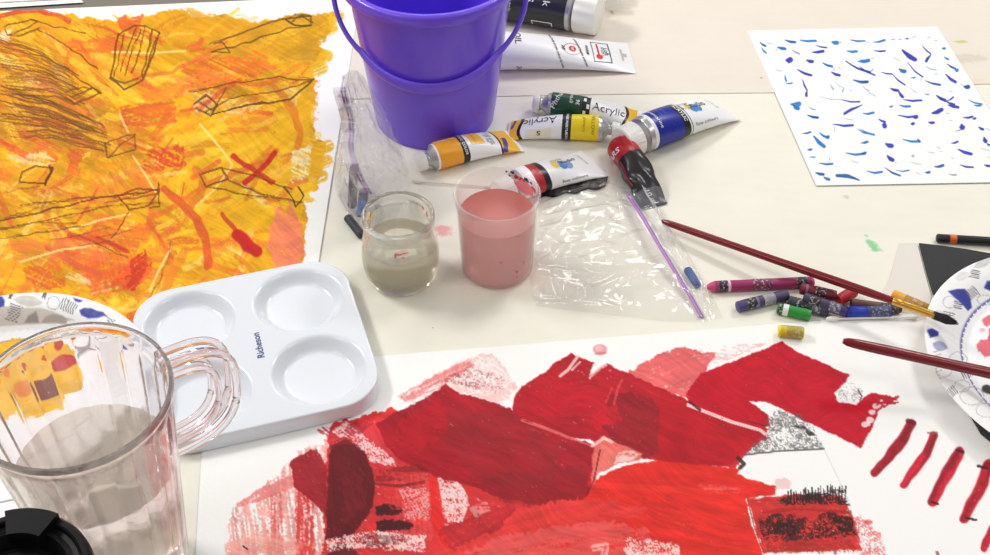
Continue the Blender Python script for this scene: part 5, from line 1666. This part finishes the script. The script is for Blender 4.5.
rod('crayon', 'small blue crayon stub under the clear flap of the flat bag', 'crayon', (687, 269), (698, 286), .0045, .0045, [
    ('wrapper', mat('stub_blue', (72, 92, 150), .5, var=.3, bscale=200), [(0, .0030), (.06, .0042), (.94, .0042), (1, .003)])], 'crayons in bags')
for x, y, r_ in ((580, 250, .0022), (577, 245, .0012), (545, 262, .0018), (568, 302, .0010)):
    pass

B1 = [[(344, 76, .104), (350, 71, .108), (357, 71, .108), (364, 77, .104)],
      [(338, 100, .082), (350, 99, .096), (364, 96, .100), (379, 99, .092)],
      [(341, 126, .058), (354, 126, .080), (376, 126, .084), (395, 129, .066)],
      [(334, 170, .022), (351, 166, .056), (379, 166, .058), (406, 162, .038)],
      [(341, 202, .003), (358, 198, .034), (384, 194, .034), (412, 187, .010)],
      [(363, 237, .0014), (374, 224, .012), (391, 212, .012), (408, 200, .0014)]]
base_ = at(375, 190)
inv = np.array(base_)
bag = thing('zip_bag', 'crumpled clear zip bag leaning against the purple bucket with crayons in it', 'plastic bag', tuple(base_), 0, 'clear zip bags')
G = interp_grid(B1, 90, 150)
P1 = layer(G - inv, (0, -.6, .8), .004, .030, 41, 1.7, 'film', FILM2, bag)
Gb = G.copy()
mv = np.minimum(np.linspace(0, 1, 150)[:, None] * 6, 1) * np.ones((1, 90))
Gb[:, :, 2] = np.maximum(Z0 + .0016, Gb[:, :, 2] - .012 * mv)
layer(Gb - inv, (0, -.6, .8), -.002, .020, 57, 1.6, 'film', FILM2, bag)
zl = [Vector(P1[i, int(8 + i * .30)]) + Vector((0, -.002, .002)) for i in range(22, 122, 4)]
mb = MB(); mb.tube(zl, .0014, 8); mb.build('zip_seal', ZP, bag)
mb = MB(); mb.tube([p + Vector((.0032, 0, 0)) for p in zl], .0010, 8); mb.build('zip_seal', ZV, bag)
rows = [[tuple(p + Vector((-.009, 0, .0005))), tuple(p + Vector((-.004, -.001, .0015))), tuple(p + Vector((.006, -.001, .0012)))] for p in zl]
mb = MB(); mb.grid(rows); mb.build('seal_strip', ZIP, bag, fix=False)
rod('crayon', 'blue crayon standing in the crumpled bag beside the bucket', 'crayon', (361, 217), (364, 190), .014, .034, [
    ('wrapper', mat('bag_blue', (54, 112, 206), .5, var=.15, bscale=200), [(0, .004), (.03, .0052), (.6, .0052)]),
    ('label_band', mat('bag_band', (40, 52, 90), .5, var=.5, bscale=200), [(.6, .0053), (.97, .0053), (1, .004)])], 'crayons in bags')
rod('charcoal_stick', 'dark charcoal stick at the bottom of the crumpled bag, behind the jar', 'charcoal stick', (347, 217), (362, 236), .0055, .0050, [
    ('wrapper', mat('bag_dark', (52, 58, 62), .6, var=.3, bscale=200), [(0, .003), (.05, .0046), (.95, .0046), (1, .003)])], 'crayons in bags')
rod('crayon', 'black crayon lying deep in the crumpled bag beside the bucket', 'crayon', (352, 208), (354, 166), .008, .030, [
    ('wrapper', mat('bag_black', (44, 46, 56), .6, var=.3, bscale=200), [(0, .003), (.05, .005), (.95, .005), (1, .003)])], 'crayons in bags')

S.cycles.sample_clamp_indirect = 0
S.cycles.max_bounces = 24
S.cycles.transmission_bounces = 20
S.cycles.transparent_max_bounces = 32
S.cycles.glossy_bounces = 8
S.cycles.diffuse_bounces = 5
S.cycles.caustics_refractive = True
S.cycles.caustics_reflective = True
S.cycles.blur_glossy = 0.5
